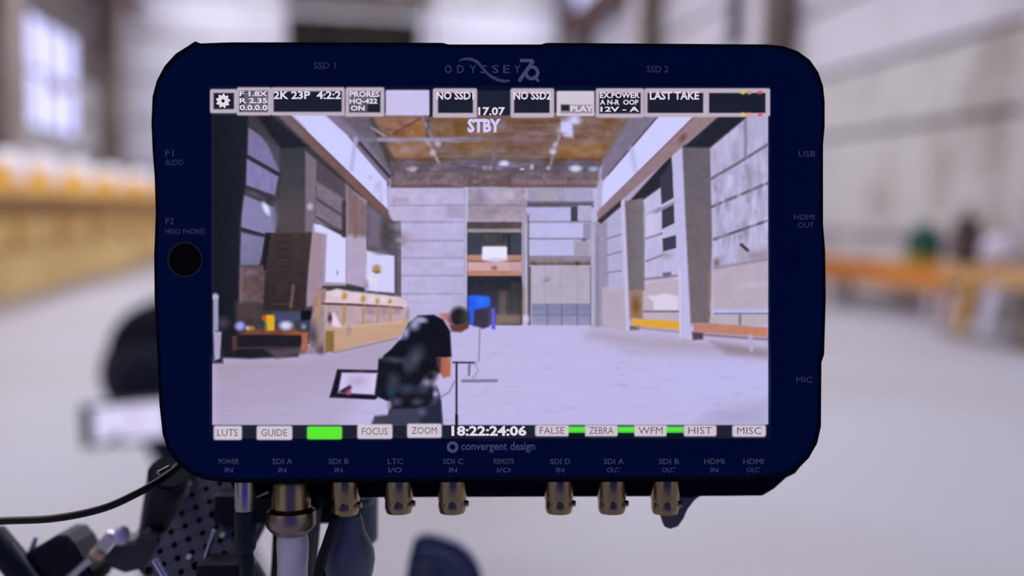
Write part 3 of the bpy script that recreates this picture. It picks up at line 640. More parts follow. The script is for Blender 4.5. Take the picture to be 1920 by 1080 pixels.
for x, w_ in ((647, 7), (683, 5), (710, 4), (733, 4)): line([(x, 575), (x - 1, 612)], w_, (178, 138, 96), 2, alpha=.9)
poly([(618, 590), (628, 586), (642, 610), (640, 616), (626, 612)], (228, 208, 232), 2.6); ell((620, 596), 4, 8, (70, 50, 62), .7); ell((655, 612), 8, 6, (200, 178, 188), .8)
for x in (695, 722, 745): ell((x, 582), 7, 6, (150, 124, 146), .8, .8)
poly(cv((600, 560), 4.153, [(40, 210), (130, 225), (640, 170), (680, 130), (700, 165), (650, 290), (300, 360), (120, 415), (40, 410)]), (196, 158, 136), 2.2, tex=10, nz=NH); poly(cv((600, 560), 4.153, [(50, 250), (115, 250), (115, 412), (45, 412)]), (134, 106, 62), 2.2); line(cv((600, 560), 4.153, [(115, 418), (640, 300)]), 3, (148, 120, 122), 2, alpha=.8); line(cv((600, 560), 4.153, [(130, 225), (640, 180)]), 2, (214, 184, 160), 1.6, alpha=.8)
for x, y in ((655, 618), (765, 588)): ell((x, y), 4, 10, (150, 130, 130), .8, .7)
# blue folded chair and stands
poly([(877, 556), (884, 553), (918, 556), (920, 572), (910, 580), (890, 582), (890, 612), (880, 605)], (44, 92, 238), 2, tex=10); ell((905, 565), 12, 9, (52, 120, 255), .6, .8)
poly([(890, 582), (912, 576), (918, 612), (905, 616), (888, 610)], (62, 54, 78), 2.4); poly([(921, 578), (928, 578), (929, 618), (922, 616)], (98, 92, 226), 2); line([(900, 614), (898, 676)], 2.4, (136, 130, 162), 1.6); line([(898, 676), (876, 690)], 2, (170, 162, 200), 1.6)
line([(868, 713.5), (931, 713)], 4.5, (112, 104, 132), 2.4)
# person bent over a camera
c6 = lambda p: cv((600, 560), 4.153, p)
poly(c6([(500, 440), (560, 390), (640, 300), (690, 190), (770, 130), (890, 125), (960, 160), (1015, 250), (1026, 450), (930, 470), (880, 620), (640, 640), (470, 560)]), (20, 20, 34), 2.2, tex=3)
poly(c6([(930, 120), (1000, 110), (1030, 190), (1010, 200)]), (186, 116, 116), 2.6); ell(c6([(1085, 145)])[0], 17, 19, (32, 34, 38), .3); poly(c6([(1010, 205), (1150, 190), (1160, 225), (1100, 260), (1030, 255)]), (98, 62, 60), 2.4); ell(c6([(1130, 150)])[0], 7, 12, (66, 66, 62), .8, .8)
for x, y, rx, ry, a in ((672, 265, 6, 10, .2), (740, 200, 9, 10, .5), (805, 165, 8, 5, .3), (625, 300, 5, 5, 0), (770, 165, 8, 5, 0)): ell(c6([(x, y)])[0], rx, ry, (168, 166, 208), .7, .9, rot=a)
poly(c6([(925, 455), (1022, 455), (1018, 600), (960, 615), (930, 560)]), (172, 96, 76), 2.2, tex=10, g=((826, 0), (846, 0), (186, 112, 92))); poly(c6([(905, 455), (945, 455), (940, 580), (915, 590)]), (84, 52, 60), 2.4)
poly(c6([(460, 470), (560, 445), (760, 420), (900, 470), (930, 560), (900, 620), (940, 760), (950, 975), (530, 975), (545, 800), (450, 760), (440, 740)]), (24, 24, 36), 2.2, tex=8)
for x, y, rx, ry, a, c in ((740, 460, 12, 20, .5, (74, 76, 96)), (590, 475, 20, 5, .1, (66, 68, 88)), (840, 640, 7, 14, .6, (204, 194, 234)), (905, 640, 7, 12, 0, (196, 184, 224)), (905, 740, 5, 6, 0, (190, 180, 220)), (575, 640, 10, 14, 0, (62, 62, 84)), (690, 520, 8, 10, .3, (60, 62, 80)), (680, 700, 16, 8, 0, (54, 62, 88)), (800, 700, 12, 9, 0, (52, 54, 74)), (600, 800, 9, 7, 0, (78, 76, 94)), (760, 800, 9, 6, 0, (70, 70, 90)), (900, 820, 7, 12, .2, (78, 88, 120)), (560, 720, 8, 10, 0, (40, 62, 84)), (545, 830, 4, 8, 0, (150, 144, 176)), (830, 520, 9, 12, .4, (18, 18, 30)), (860, 600, 10, 9, 0, (20, 20, 30))): ell(c6([(x, y)])[0], rx, ry, c, .8, .95, rot=a)
poly(c6([(560, 850), (780, 850), (940, 800), (955, 985), (400, 985), (430, 910), (540, 900)]), (62, 62, 86), 3, tex=5); poly(c6([(760, 870), (940, 790), (955, 985), (800, 985)]), (36, 40, 58), 4, alpha=.9)
ell(c6([(795, 880)])[0], 8, 7, (84, 90, 120), .8)
poly(c6([(140, 548), (462, 555), (450, 770), (430, 782), (80, 765), (100, 700)]), (28, 22, 38), 2); poly(c6([(175, 572), (452, 575), (430, 745), (145, 730)]), (206, 196, 238), 2.4, tex=8); poly(c6([(150, 722), (235, 668), (255, 685), (215, 740)]), (44, 32, 52), 2.4); ell(c6([(300, 640)])[0], 16, 12, (176, 150, 190), .9, .7); ell(c6([(225, 725)])[0], 5, 5, (160, 80, 100), .7)
line(c6([(1065, 500), (1065, 1010)]), 3.2, (24, 20, 28), 1.5); line(c6([(1065, 905), (1065, 1010)]), 4.6, (24, 20, 28), 1.5); line(c6([(1040, 494), (1205, 496)]), 2.8, (40, 34, 46), 1.6); line(c6([(1165, 496), (1162, 590)]), 3.2, (96, 88, 116), 2); line(c6([(1050, 640), (1010, 720), (940, 770)]), 2.4, (130, 124, 156), 1.8)
line(c6([(1205, 496), (1235, 560), (1190, 620)]), 2, (150, 144, 180), 1.6)

# --- the monitor's own read-outs over the picture
PALE = (188, 174, 192)
rect(446, 166, 1441, 172, (10, 18, 40), 1.5); rect(395, 163, 1443, 168, (8, 16, 40), 1.5, tex=1)
def frame_box(x0, y0, x1, y1, ix0, iy0, ix1, iy1):
    rrect(x0, y0, x1, y1, 4, PALE, 1.6, tex=5); rect(ix0, iy0, ix1, iy1, (28, 32, 48), 1.4, tex=1)
rect(397, 168, 446, 216, (10, 18, 42), 1.4); rect(805, 172, 812, 220, (20, 26, 46), 1.4); rect(894, 172, 958, 218, (30, 36, 54), 1.4, tex=1)
frame_box(396, 168.5, 447, 214, 403, 176, 441, 206)
frame_box(446, 165, 511, 218, 451, 172, 504, 211); frame_box(510, 165, 648, 218, 515, 173, 642, 211); frame_box(649, 165, 722, 220, 656, 173, 714, 212)
for x0, y0, x1, y1 in ((458, 173, 503, 210), (657, 174, 708, 196), (657, 196, 690, 211), (1124, 177, 1199, 198)): rect(x0, y0, x1, y1, (176, 162, 180), 3, alpha=.5, tex=26)
rrect(724, 170, 806, 218, 3, (202, 192, 236), 1.8, tex=3); frame_box(812, 167, 895, 222, 822, 176, 887, 213); frame_box(957, 167, 1039, 222, 964, 177, 1030, 213)
rrect(1043, 172, 1114, 219, 3, (206, 196, 212), 1.6, tex=4); rect(1051, 198, 1109, 214, (40, 38, 50), 2, alpha=.35); rect(1052, 198, 1067, 209, (44, 40, 50), 1.8)
frame_box(1116, 167, 1207, 222, 1123, 176, 1200, 214); frame_box(1207, 167, 1322, 221, 1213, 176, 1317, 213); frame_box(1318, 167, 1442, 221, 1328, 176, 1433, 213)
for x, c in ((1391, (206, 206, 60)), (1403, (206, 150, 110)), (1423, (224, 70, 90))): ell((x, 175), 4, 3.4, c, .6); ell((x, 216), 4, 3.4, (min(255, c[0] + 10), c[1], c[2] + 20), .6)
rect(397, 796, 1434, 822, (32, 34, 52), 1.5, tex=1); rect(397, 821, 1443, 826, (4, 8, 40), 1.5, tex=1); rect(1434, 795, 1443, 826, (4, 14, 44), 1.5, tex=0); rect(1439, 219, 1443, 826, (6, 18, 48), 1.4, tex=0); rect(395, 216, 400, 826, (4, 8, 40), 1.4, tex=0)
BTN = [(403, 797, 456, 824), (483, 797, 550, 824), (671, 794, 737, 822), (764, 793, 829, 820), (1003, 796, 1067, 817), (1095, 796, 1158, 817), (1187, 796, 1250, 817), (1280, 796, 1342, 817), (1371, 796, 1434, 818)]
for b in BTN: rrect(*b, 4, (206, 194, 208), 1.8, tex=5)
rrect(577, 798, 643, 823, 4, (92, 232, 54), 1.8, tex=2)
for a, b in ((1066, 1096), (1158, 1188), (1249, 1280)): rect(a, 798, b, 811, (80, 214, 60), 1.6, tex=1); rect(a, 802, b, 806, (110, 244, 80), 1.6, alpha=.6, tex=0); rect(a, 811, b, 821, (10, 24, 40), 1.6, tex=0)
_m = np.clip((318 - PY) / 4, 0, 1) * np.clip((PY - 222) / 4, 0, 1) * np.clip((PX - 715 - (PY - 222) * .2) / 12, 0, 1) * np.clip((1180 - (PY - 222) * .7 - PX) / 12, 0, 1)
IMG += (_m * np.clip(vnoise(34, 13, 21) * 1.5 + vnoise(14, 8, 22), -.6, .6))[..., None] * np.array([12., 20., 36.])
IMG += RNG.normal(0, 1.2, IMG.shape[:2])[..., None]
IMG = np.clip(IMG, 0, 255) / 255.0
LINIMG = np.where(IMG <= .04045, IMG / 12.92, ((IMG + .055) / 1.055) ** 2.4)

# ------------------------------------------------------------------ foreground: field monitor on its rig
D0 = 0.279; s_ = D0 / 1715.0
MON = aim(9.5, 4.9, 1.3, (0, 0, 1.3)) @ Matrix.Translation((0, 0, -D0))     # faces the photographer
def L(px, py, d=0.):                       # point in the monitor's own axes, d metres behind its face
    q = s_ * (1 + d / D0); return Vector(((px - 960) * q, (540 - py) * q, -d))
def W(px, py, d=0.): return MON @ L(px, py, d)
mon = tag(empty('field_monitor'), 'navy-black field monitor with live picture, brass sockets underneath and rounded corners', 'monitor')
mon.matrix_world = MON
NAVY = mat('navy_glossy_bezel', (2, 30, 82), .4, spec=.05)
RUB = mat('navy_rubber_shell', (16, 20, 40), .7, spec=.05)
SHELL = mat('dark_blue_back_shell', (2, 4, 30), .6, spec=.04)
outline = [(352, 84), (364, 76), (374, 80), (430, 78), (600, 78), (830, 79), (840, 82), (1015, 82), (1025, 79), (1440, 82), (1470, 85), (1498, 95), (1520, 111), (1536, 134), (1545, 160), (1548, 190), (1548, 235), (1545, 270), (1545, 420), (1549, 470), (1550, 560), (1547, 665), (1542, 680), (1541, 800), (1534, 832), (1518, 860), (1494, 884), (1478, 893), (1440, 900), (420, 905), (385, 901), (356, 890), (332, 872), (314, 848), (303, 815), (297, 760), (292, 640), (288, 560), (287, 480), (290, 400), (288, 330), (284, 280), (282, 230), (284, 180), (292, 150), (307, 122), (328, 99)]
def poly_local(pts, inset=0., d=0.):
    cx, cy = 915, 490; out = []
    for x, y in pts:
        v = L(x, y, d)
        if inset:
            dx, dy = cx - x, cy - y
            x2 = x + inset * (1 if dx > 0 else -1) * min(1, abs(dx) / 420); y2 = y + inset * (1 if dy > 0 else -1) * min(1, abs(dy) / 300)
            v = L(x2, y2, d)
        out.append((v.x, v.y))
    return out
mesh_obj('front_shell', lambda bm: b_prism(bm, poly_local(outline), -.009, .0004, .0012), RUB, mon, True)
fg_o = mesh_obj('front_glass', lambda bm: b_prism(bm, poly_local(outline, 9), -.002, .0009, .0004), NAVY, mon, True)
back = [(330, 110), (365, 95), (1470, 97), (1515, 118), (1535, 160), (1536, 800), (1522, 848), (1492, 888), (1474, 897), (1452, 917), (1430, 930), (1310, 931), (470, 934), (440, 925), (430, 900), (330, 860), (310, 800), (300, 170)]
mesh_obj('rear_shell', lambda bm: (b_prism(bm, poly_local(back, 0, .019), -.036, -.0195, .0), b_prism(bm, poly_local([(330, 110), (1500, 110), (1515, 840), (1440, 893), (350, 880)], 0, .009), -.0195, -.0088)), SHELL, mon)
# flexible tongue under the right-hand socket
mesh_obj('release_tab', lambda bm: b_prism(bm, poly_local([(1318, 928), (1304, 938), (1290, 956), (1282, 974), (1272, 988), (1258, 993), (1247, 989), (1241, 972), (1236, 950), (1232, 928)], 0, .022), -.026, -.022, .0008), mat('grey_tab_rubber', (84, 84, 96), .6), mon)
# headphone jack, light sensor
def ring(bm, c, r0, r1, h):
    b_lathe(bm, [(r1, 0), (r1, h * .6), (r1 * .97, h), (r0, h), (r0, -.003)], 36, Matrix.Translation(c))
jack = mesh_obj('headphone_jack', lambda bm: ring(bm, L(350, 487) + Vector((0, 0, .0008)), 30 * s_, 34 * s_, .0006), mat('jack_rim', (22, 26, 52), .35, spec=.5), mon, True)
mesh_obj('jack_hole', lambda bm: b_cyl(bm, L(350, 487) + Vector((0, 0, .0006)), L(350, 487) + Vector((0, 0, .00105)), 30.5 * s_, seg=36), mat('jack_black', (7, 6, 12), .8, spec=.1), jack)
mesh_obj('light_sensor', lambda bm: b_cyl(bm, L(1483, 486) + Vector((0, 0, .0004)), L(1483, 486) + Vector((0, 0, .0011)), 14 * s_, seg=28), mat('sensor_blue', (2, 4, 62), .3, spec=.2), mon)

# the live picture
def picture():
    me = bpy.data.meshes.new('screen')
    me.vertices.add(NX * NY)
    co = np.zeros((NY, NX, 3), np.float32); co[..., 0] = (PX - 960) * s_; co[..., 1] = (540 - PY) * s_; co[..., 2] = .0012
    me.vertices.foreach_set('co', co.ravel())
    idx = np.arange(NX * NY).reshape(NY, NX)
    q = np.stack([idx[1:, :-1], idx[1:, 1:], idx[:-1, 1:], idx[:-1, :-1]], -1).reshape(-1, 4).astype(np.int32)
    me.loops.add(q.size); me.loops.foreach_set('vertex_index', q.ravel())
    me.polygons.add(len(q)); me.polygons.foreach_set('loop_start', np.arange(0, q.size, 4, dtype=np.int32))
    me.update(calc_edges=True)
    at = me.color_attributes.new('picture', 'FLOAT_COLOR', 'POINT')
    rgba = np.ones((NY, NX, 4), np.float32); rgba[..., :3] = LINIMG
    at.data.foreach_set('color', rgba.ravel())
    m = bpy.data.materials.new('live_picture'); m.use_nodes = True; nt = m.node_tree; nt.nodes.clear()
    a = nt.nodes.new('ShaderNodeVertexColor'); a.layer_name = 'picture'
    e = nt.nodes.new('ShaderNodeEmission'); o = nt.nodes.new('ShaderNodeOutputMaterial')
    nt.links.new(a.outputs[0], e.inputs[0]); nt.links.new(e.outputs[0], o.inputs[0])
    return link('screen', me, m, mon)
screen = picture()
tag(screen, 'glowing live view of a man bent over a camera in the hall')
def glow(name, c, st=1.):
    m = bpy.data.materials.new(name); m.use_nodes = True; nt = m.node_tree; nt.nodes.clear()
    e = nt.nodes.new('ShaderNodeEmission'); e.inputs[0].default_value = (*lin(c), 1); e.inputs[1].default_value = st
    o = nt.nodes.new('ShaderNodeOutputMaterial'); nt.links.new(e.outputs[0], o.inputs[0]); return m
G_PALE = glow('readout_pale', (206, 196, 212)); G_LAV = glow('readout_lavender', (206, 202, 250)); G_DARK = glow('readout_dark', (106, 94, 110)); G_WHITE = glow('readout_white', (226, 216, 230))
def lettering(txt, px, py, cap, m, parent, name, width=None, bold=.0, align='CENTER', space=1.):
    """cap: capital height in photo pixels; width: target width in photo pixels"""
    size = cap * s_ / .70
    me = text_mesh(txt, size, bold * size, align, 1., space)
    xs = [v.co.x for v in me.vertices]
    if width and xs:
        k = width * s_ / (max(xs) - min(xs)); mid = (max(xs) + min(xs)) / 2
        for v in me.vertices: v.co.x = (v.co.x - mid) * k
    p = L(px, py); z = .00145 if parent is screen else .00105
    return link(name, me, m, parent, loc=(p.x, p.y, z))
RO = [('F 1.8X', 478, 178, 9, 52), ('R 2.35', 478, 191, 9, 52), ('0.0.0.0', 478, 204, 10, 52), ('2K 23P  4:2:2', 578, 181, 14, 126), ('PRORES', 685, 179, 10, 56), ('HQ-422', 683, 192, 9, 52), ('ON', 672, 205, 9, 26),
      ('NO SSD1', 854, 182, 14, 70), ('NO SSD2', 998, 182, 14, 70), ('EX.POWER', 1161, 181, 10, 74), ('A N-R  OOP', 1160, 194, 9, 72), ('12V - A', 1161, 207, 9, 72), ('LAST TAKE', 1263, 182, 14, 92), ('17.07', 922, 211, 14, 50)]
for t, x, y, c, wd in RO: lettering(t, x, y, c, G_WHITE, screen, 'readout', wd, .03)
lettering('STBY', 908, 238.5, 23, G_LAV, screen, 'readout', 62, .045)
lettering('CLIP', 1077, 185, 9, G_PALE, screen, 'readout', 44, .02); lettering('PLAY', 1090, 206, 10, G_WHITE, screen, 'readout', 42, .03)
lettering('18:22:24:06', 917, 807.5, 17, G_WHITE, screen, 'readout', 140, .035)
for t, b in zip(('LUTS', 'GUIDE', 'FOCUS', 'ZOOM', 'FALSE', 'ZEBRA', 'WFM', 'HIST', 'MISC'), BTN):
    lettering(t, (b[0] + b[2]) / 2, (b[1] + b[3]) / 2, 13, G_DARK, screen, 'readout', (b[2] - b[0]) * .72, 0)
def gear(bm):
    c = L(421, 191); n = 9; o_ = []; 
    for i in range(n * 4):
        a = 2 * math.pi * i / (n * 4); r = (13.5 if i % 4 in (0, 1) else 10.5) * s_; o_.append((c.x + r * math.cos(a), c.y + r * math.sin(a)))
    inn = [(c.x + 3.2 * s_ * math.cos(2 * math.pi * i / 36), c.y + 3.2 * s_ * math.sin(2 * math.pi * i / 36)) for i in range(36)]
    A = [bm.verts.new((x, y, .00145)) for x, y in o_]; B = [bm.verts.new((x, y, .00145)) for x, y in inn]
    for i in range(36): bm.faces.new((A[i], A[(i + 1) % 36], B[(i + 1) % 36], B[i]))
mesh_obj('gear_icon', gear, G_WHITE, screen)

# lettering printed on the bezel
PRINT = mat('grey_print', (122, 126, 152), .6, spec=.1); PRINTB = mat('bright_grey_print', (150, 153, 186), .6, spec=.1)
for t, x, y, c, wd in (('SSD 1', 610, 125, 12, 40), ('SSD 2', 1232, 132, 12, 40), ('F1', 320, 289, 12, 15), ('AUDIO', 329, 306, 11, 33), ('F2', 321, 416, 12, 16), ('HEAD PHONES', 350, 435, 10, 74),
                       ('USB', 1511, 290, 11, 31), ('HDMI', 1506, 408, 10, 38), ('OUT', 1509, 423, 10, 30), ('MIC', 1506, 712, 11, 30)):
    lettering(t, x, y, c, PRINT, fg_o, 'lettering', wd, .0)
for x, a, b in ((431, 'POWER', 'IN'), (531, 'SDI A', 'IN'), (636, 'SDI B', 'IN'), (742, 'LTC', 'I/O'), (850, 'SDI C', 'IN'), (945, 'REMOTE', 'I/O'), (1050, 'SDI D', 'IN'), (1150, 'SDI A', 'OUT'), (1253, 'SDI B', 'OUT'), (1338, 'HDMI', 'IN'), (1411, 'HDMI', 'OUT')):
    lettering(a, x, 864.5, 10, PRINT, fg_o, 'lettering', 38 if len(a) > 3 else 29, .02); lettering(b, x, 880.5, 9, PRINT, fg_o, 'lettering', 15 if b == 'IN' else 26, .02)
for ch, x in zip('ODYSSEY', (841, 864, 887, 907, 929, 950, 970)): lettering(ch, x, 132, 15, PRINT, fg_o, 'lettering', 13, .01)
def stroke(pts, wds):
    def f(bm):
        P = smooth_path([L(x, y) for x, y in pts], 8); n = len(P)
        vs = []
        for i, p in enumerate(P):
            t = (P[min(i + 1, n - 1)] - P[max(i - 1, 0)]).normalized(); nn = Vector((-t.y, t.x, 0)); w_ = np.interp(i / (n - 1), np.linspace(0, 1, len(wds)), wds) * s_ / 2
            vs.append((bm.verts.new(p + nn * w_ + Vector((0, 0, .00104))), bm.verts.new(p - nn * w_ + Vector((0, 0, .00104)))))
        for a, b in zip(vs, vs[1:]): bm.faces.new((a[0], b[0], b[1], a[1]))
    return f
mesh_obj('swoosh_mark', stroke([(860, 116), (872, 112), (884, 113), (895, 118), (906, 130), (914, 139), (925, 147), (940, 153), (956, 153)], [1.5, 5, 6, 6, 5, 5, 6, 6, 4]), PRINT, fg_o)
mesh_obj('seven_mark', stroke([(975, 115), (1000, 115)], [6, 6]), PRINTB, fg_o); mesh_obj('seven_mark', stroke([(1000, 115), (990, 130), (981, 142), (973, 154)], [7, 7, 7, 7]), PRINTB, fg_o)
def oring(px, py, r, wd):
    def f(bm):
        c = L(px, py) + Vector((0, 0, .00106)); A, B = [], []
        for i in range(36):
            a = 2 * math.pi * i / 36; A.append(bm.verts.new(c + Vector((math.cos(a), math.sin(a), 0)) * (r + wd / 2) * s_)); B.append(bm.verts.new(c + Vector((math.cos(a), math.sin(a), 0)) * (r - wd / 2) * s_))
        for i in range(36): bm.faces.new((A[i], A[(i + 1) % 36], B[(i + 1) % 36], B[i]))
    return f
mesh_obj('letter_q_mark', oring(997, 138, 11, 6.5), PRINTB, fg_o); mesh_obj('letter_q_mark', stroke([(1000, 144), (1010, 154)], [5, 5]), PRINTB, fg_o)
mesh_obj('ring_emblem', oring(849, 837, 8, 6), PRINTB, fg_o)
lettering('convergent design', 934, 836, 15, PRINTB, fg_o, 'lettering', 138, .012)

# ------------------------------------------------------------------ sockets along the lower edge
BNC = mat('worn_brass_nickel', (150, 134, 106), .2, 1.0); BNCD = mat('dark_bore', (10, 10, 16), .8)
def vert_lathe(prof_px, px, d):
    """prof in photo px: (radius, py) turned about the vertical axis through px at depth d"""
    q = s_ * (1 + d / D0)
    prof = [(r * q, (540 - py) * q) for r, py in prof_px]
    m4 = Matrix.Translation(((px - 960) * q, 0, -d)) @ Matrix(((1, 0, 0, 0), (0, 0, 1, 0), (0, -1, 0, 0), (0, 0, 0, 1)))
    return lambda bm: b_lathe(bm, prof, 40, m4)
lugm = None
def bnc(px, dy=0):
    d = .0135
    b = mesh_obj('video_socket', vert_lathe([(12, 893), (23, 893), (27, 897), (27, 934 + dy), (25.5, 938 + dy), (26, 941 + dy), (26, 950 + dy), (24.5, 957 + dy), (23, 960.5 + dy), (18, 961 + dy), (17, 955 + dy)], px, d), BNC, mon, True)
    mesh_obj('bore', vert_lathe([(0, 956 + dy), (17.5, 956 + dy)], px, d), BNCD, b)
    for ax, ay, az in ((-.0, 0, 1), (1, 0, .15)):
        c = L(px, 943 + dy, d); v = Vector((ax, ay, az)).normalized(); r = 25.5 * s_ * 1.045
        mesh_obj('bayonet_lug', lambda bm: b_cyl(bm, c + v * (r - .0006), c + v * (r + .0011), .0011, .00095, 14, .0002), BNC, b, True)
    return b
for x in (647, 748, 848, 1048, 1147, 1247): bnc(x, {647: 3, 1247: 1}.get(x, 0))
mesh_obj('socket_gland', lambda bm: b_prism(bm, poly_local([(440, 862), (1290, 862), (1290, 897), (440, 899)], 0, .0135), -.0195, -.0085), SHELL, mon)
NICK = mat('nickel_collar', (170, 164, 166), .3, 1.0)
mesh_obj('power_socket', vert_lathe([(10, 896), (18, 896), (19.5, 903), (19.5, 952), (18.5, 957), (14, 957)], 460, .0135), NICK, mon, True)
mesh_obj('antenna_stub', lambda bm: b_cyl(bm, L(480, 930, .0195), L(504, 921, .0195), 4.2 * s_, seg=14, bev=.0002), NICK, mon, True)
# plugged-in power lead
pl = tag(empty('power_lead'), 'navy-sleeved power lead hanging from the left silver socket of the monitor', 'cable')
NAVC = mat('navy_cable_jacket', (16, 22, 44), .5, spec=.3); BLKC = mat('black_cable_jacket', (14, 14, 24), .5, spec=.3)
def warp(fn):
    def f(bm): fn(bm); bmesh.ops.transform(bm, matrix=MON, verts=bm.verts)
    return f
mesh_obj('plug_boot', warp(vert_lathe([(12, 956), (19.5, 957), (20, 962), (20, 1026), (17, 1033), (13, 1036)], 460, .0135)), NAVC, pl, True)
mesh_obj('lead', warp(lambda bm: b_tube(bm, smooth_path([L(460, 1034, .0135), L(463, 1060, .0135), L(464, 1100, .0135), L(466, 1150, .010), L(468, 1250, .0), L(460, 1500, -.02)], 8), 14.5 * s_ * 1.05, 16)), NAVC, pl, True)
# plugged-in video cable with a big nickel collar
vc = tag(empty('video_cable'), 'thick silver-grey video cable with a rounded metal collar under the left brass socket', 'cable')
COLM = mat('dull_pewter_collar', (150, 134, 126), .36, .9); SLV = mat('silver_grey_sleeve', (246, 238, 238), .5, 0, c2=(222, 212, 216), scale=40)
mesh_obj('bayonet_collar', warp(vert_lathe([(20, 898), (33, 898), (36, 904), (36, 950), (40, 954), (44.5, 957), (45.5, 962), (45.5, 975), (43, 984), (36, 994), (28, 1001), (22, 1003)], 546, .0150)), mat('brassy_collar', (170, 146, 112), .3, 1.), vc, True)
mesh_obj('collar_band', warp(vert_lathe([(45.6, 962), (46.2, 964), (46.2, 982), (44.5, 986), (38, 994), (30, 1001)], 546, .0150)), COLM, vc, True)
mesh_obj('cable', warp(lambda bm: b_tube(bm, smooth_path([L(548, 996, .015), L(549, 1040, .015), L(548, 1090, .015), L(548, 1160, .012), L(552, 1300, .0), L(556, 1520, -.02)], 8), [q_ * s_ * 1.05 for q_ in np.interp(np.arange(41), [0, 4, 12, 40], [27, 30, 28, 28])], 18)), SLV, vc, True)
# black booted cable from the second socket
bc = tag(empty('booted_cable'), 'black cable with a tapered rubber boot below the second brass socket', 'cable')
BOOT = mat('dark_grey_boot', (84, 92, 112), .45, spec=.4)
mesh_obj('boot', warp(vert_lathe([(15, 962), (22, 964), (24, 972), (30, 996), (38, 1012), (46, 1030), (48, 1050), (44, 1075), (36, 1095), (24, 1110)], 655, .0175)), BOOT, bc, True)
mesh_obj('cable', warp(lambda bm: b_tube(bm, smooth_path([L(655, 1100, .0175), L(664, 1150, .0165), L(680, 1300, .004), L(690, 1520, -.015)], 8), 20 * s_, 14)), BLKC, bc, True)
sc_ = tag(empty('side_cable'), 'thin black cable slanting down beside the silver-grey video cable', 'cable')
mesh_obj('cable', warp(lambda bm: b_tube(bm, smooth_path([L(634, 940, .024), L(630, 968, .012), L(616, 1010, .008), L(600, 1062, .006), L(594, 1120, .002), L(602, 1300, -.006), L(612, 1520, -.02)], 8), 9.5 * s_, 12)), BLKC, sc_, True)
# loose black cable sweeping in from the left
lc = tag(empty('loose_cable'), 'black cable sweeping in from the left edge to the monitor corner', 'cable')
mesh_obj('cable', warp(lambda bm: b_tube(bm, smooth_path([L(-40, 1150, .05), L(-150, 1100, .04), L(-170, 1030, .02), L(-100, 985, .008), L(0, 977, .004), L(100, 972, .002), L(190, 954, .004), L(255, 926, .010), L(310, 894, .020), L(345, 865, .030)], 10), 7.4 * s_, 12)), BLKC, lc, True)
mesh_obj('strain_relief', warp(lambda bm: b_cyl(bm, L(296, 887, .014), L(318, 876, .019), 4.0 * s_, seg=12)), mat('pale_steel', (150, 150, 170), .3, .9), lc, True)

# ------------------------------------------------------------------ rig that carries the monitor
MET = mat('dark_anodised_metal', (80, 82, 102), .5, .4, spec=.4); METD = mat('black_anodised_metal', (20, 24, 40), .55, .3, spec=.3); STL = mat('bright_steel', (190, 188, 206), .28, 1.)
rig = tag(empty('camera_rig'), 'dark perforated cheese plate rig on a post and tripod under the monitor', 'camera rig')
def plate(bm):
    # perforated plate: every cell is a square with a round hole through it
    ncol, nrow, cell, r, t = 8, 13, .0036, .00115, .004; seg = 16
    for zz in (0, -t):
        for i in range(ncol):
            for j in range(nrow):
                cx, cy = (i - ncol / 2 + .5) * cell, (j - nrow / 2 + .5) * cell; big = ((i * 3 + j * 5) % 11 == 0)
                rr = r * (1.35 if big else 1); sq = [];
                hole = (i + j) % 2 == 0
                if not hole: sqv = [bm.verts.new((cx + sx * cell / 2, cy + sy * cell / 2, zz)) for sx, sy in ((-1, -1), (1, -1), (1, 1), (-1, 1))]; bm.faces.new(sqv); continue
                o_, h_ = [], []
                for k in range(seg):
                    a = 2 * math.pi * (k + .5) / seg; c_, n_ = math.cos(a), math.sin(a); m_ = max(abs(c_), abs(n_))
                    o_.append(bm.verts.new((cx + c_ / m_ * cell / 2, cy + n_ / m_ * cell / 2, zz))); h_.append(bm.verts.new((cx + c_ * rr, cy + n_ * rr, zz)))
                for k in range(seg): bm.faces.new((o_[k], o_[(k + 1) % seg], h_[(k + 1) % seg], h_[k]))
                if zz == 0:
                    lo = [bm.verts.new((v.co.x, v.co.y, -t)) for v in h_]
                    for k in range(seg): bm.faces.new((h_[k], h_[(k + 1) % seg], lo[(k + 1) % seg], lo[k]))
    hw, hh = ncol * cell / 2, nrow * cell / 2
    for (x0, y0), (x1, y1) in (((-hw, -hh), (hw, -hh)), ((hw, -hh), (hw, hh)), ((hw, hh), (-hw, hh)), ((-hw, hh), (-hw, -hh))):
        bm.faces.new([bm.verts.new(p) for p in ((x0, y0, 0), (x1, y1, 0), (x1, y1, -t), (x0, y0, -t))])
p_ = L(398, 985, .045)
pm = MON @ Matrix.Translation(p_) @ Matrix.Rotation(R(-24), 4, 'Z') @ Matrix.Rotation(R(-28), 4, 'X') @ Matrix.Rotation(R(-14), 4, 'Y')
plo = mesh_obj('cheese_plate', plate, MET, rig); plo.matrix_world = pm
plb = mesh_obj('plate_backing', lambda bm: b_box(bm, (0, 0, -.0072), (.0286, .0466, .006), .0006), METD, rig); plb.matrix_world = pm
for x, y in ((-.009, .0162), (.0054, -.0018), (-.0018, -.0126), (.009, .009)):
    sc = mesh_obj('cap_screw', lambda bm: (b_cyl(bm, (0, 0, -.001), (0, 0, .0006), .0010, seg=18, bev=.0002)), STL, rig, True); sc.matrix_world = pm @ Matrix.Translation((x, y, 0))
def wbar(name, a, b, r, m, seg=14, bev=.0, r1=None): return mesh_obj(name, lambda bm: b_cyl(bm, a, b, r, r1, seg, bev), m, rig, True)
wbar('bracket_arm', W(318, 885, .05), W(296, 1010, .075), .0075, METD, 16, .001)
wbar('bracket_arm', W(300, 990, .075), W(330, 1130, .09), .009, METD, 16, .001)
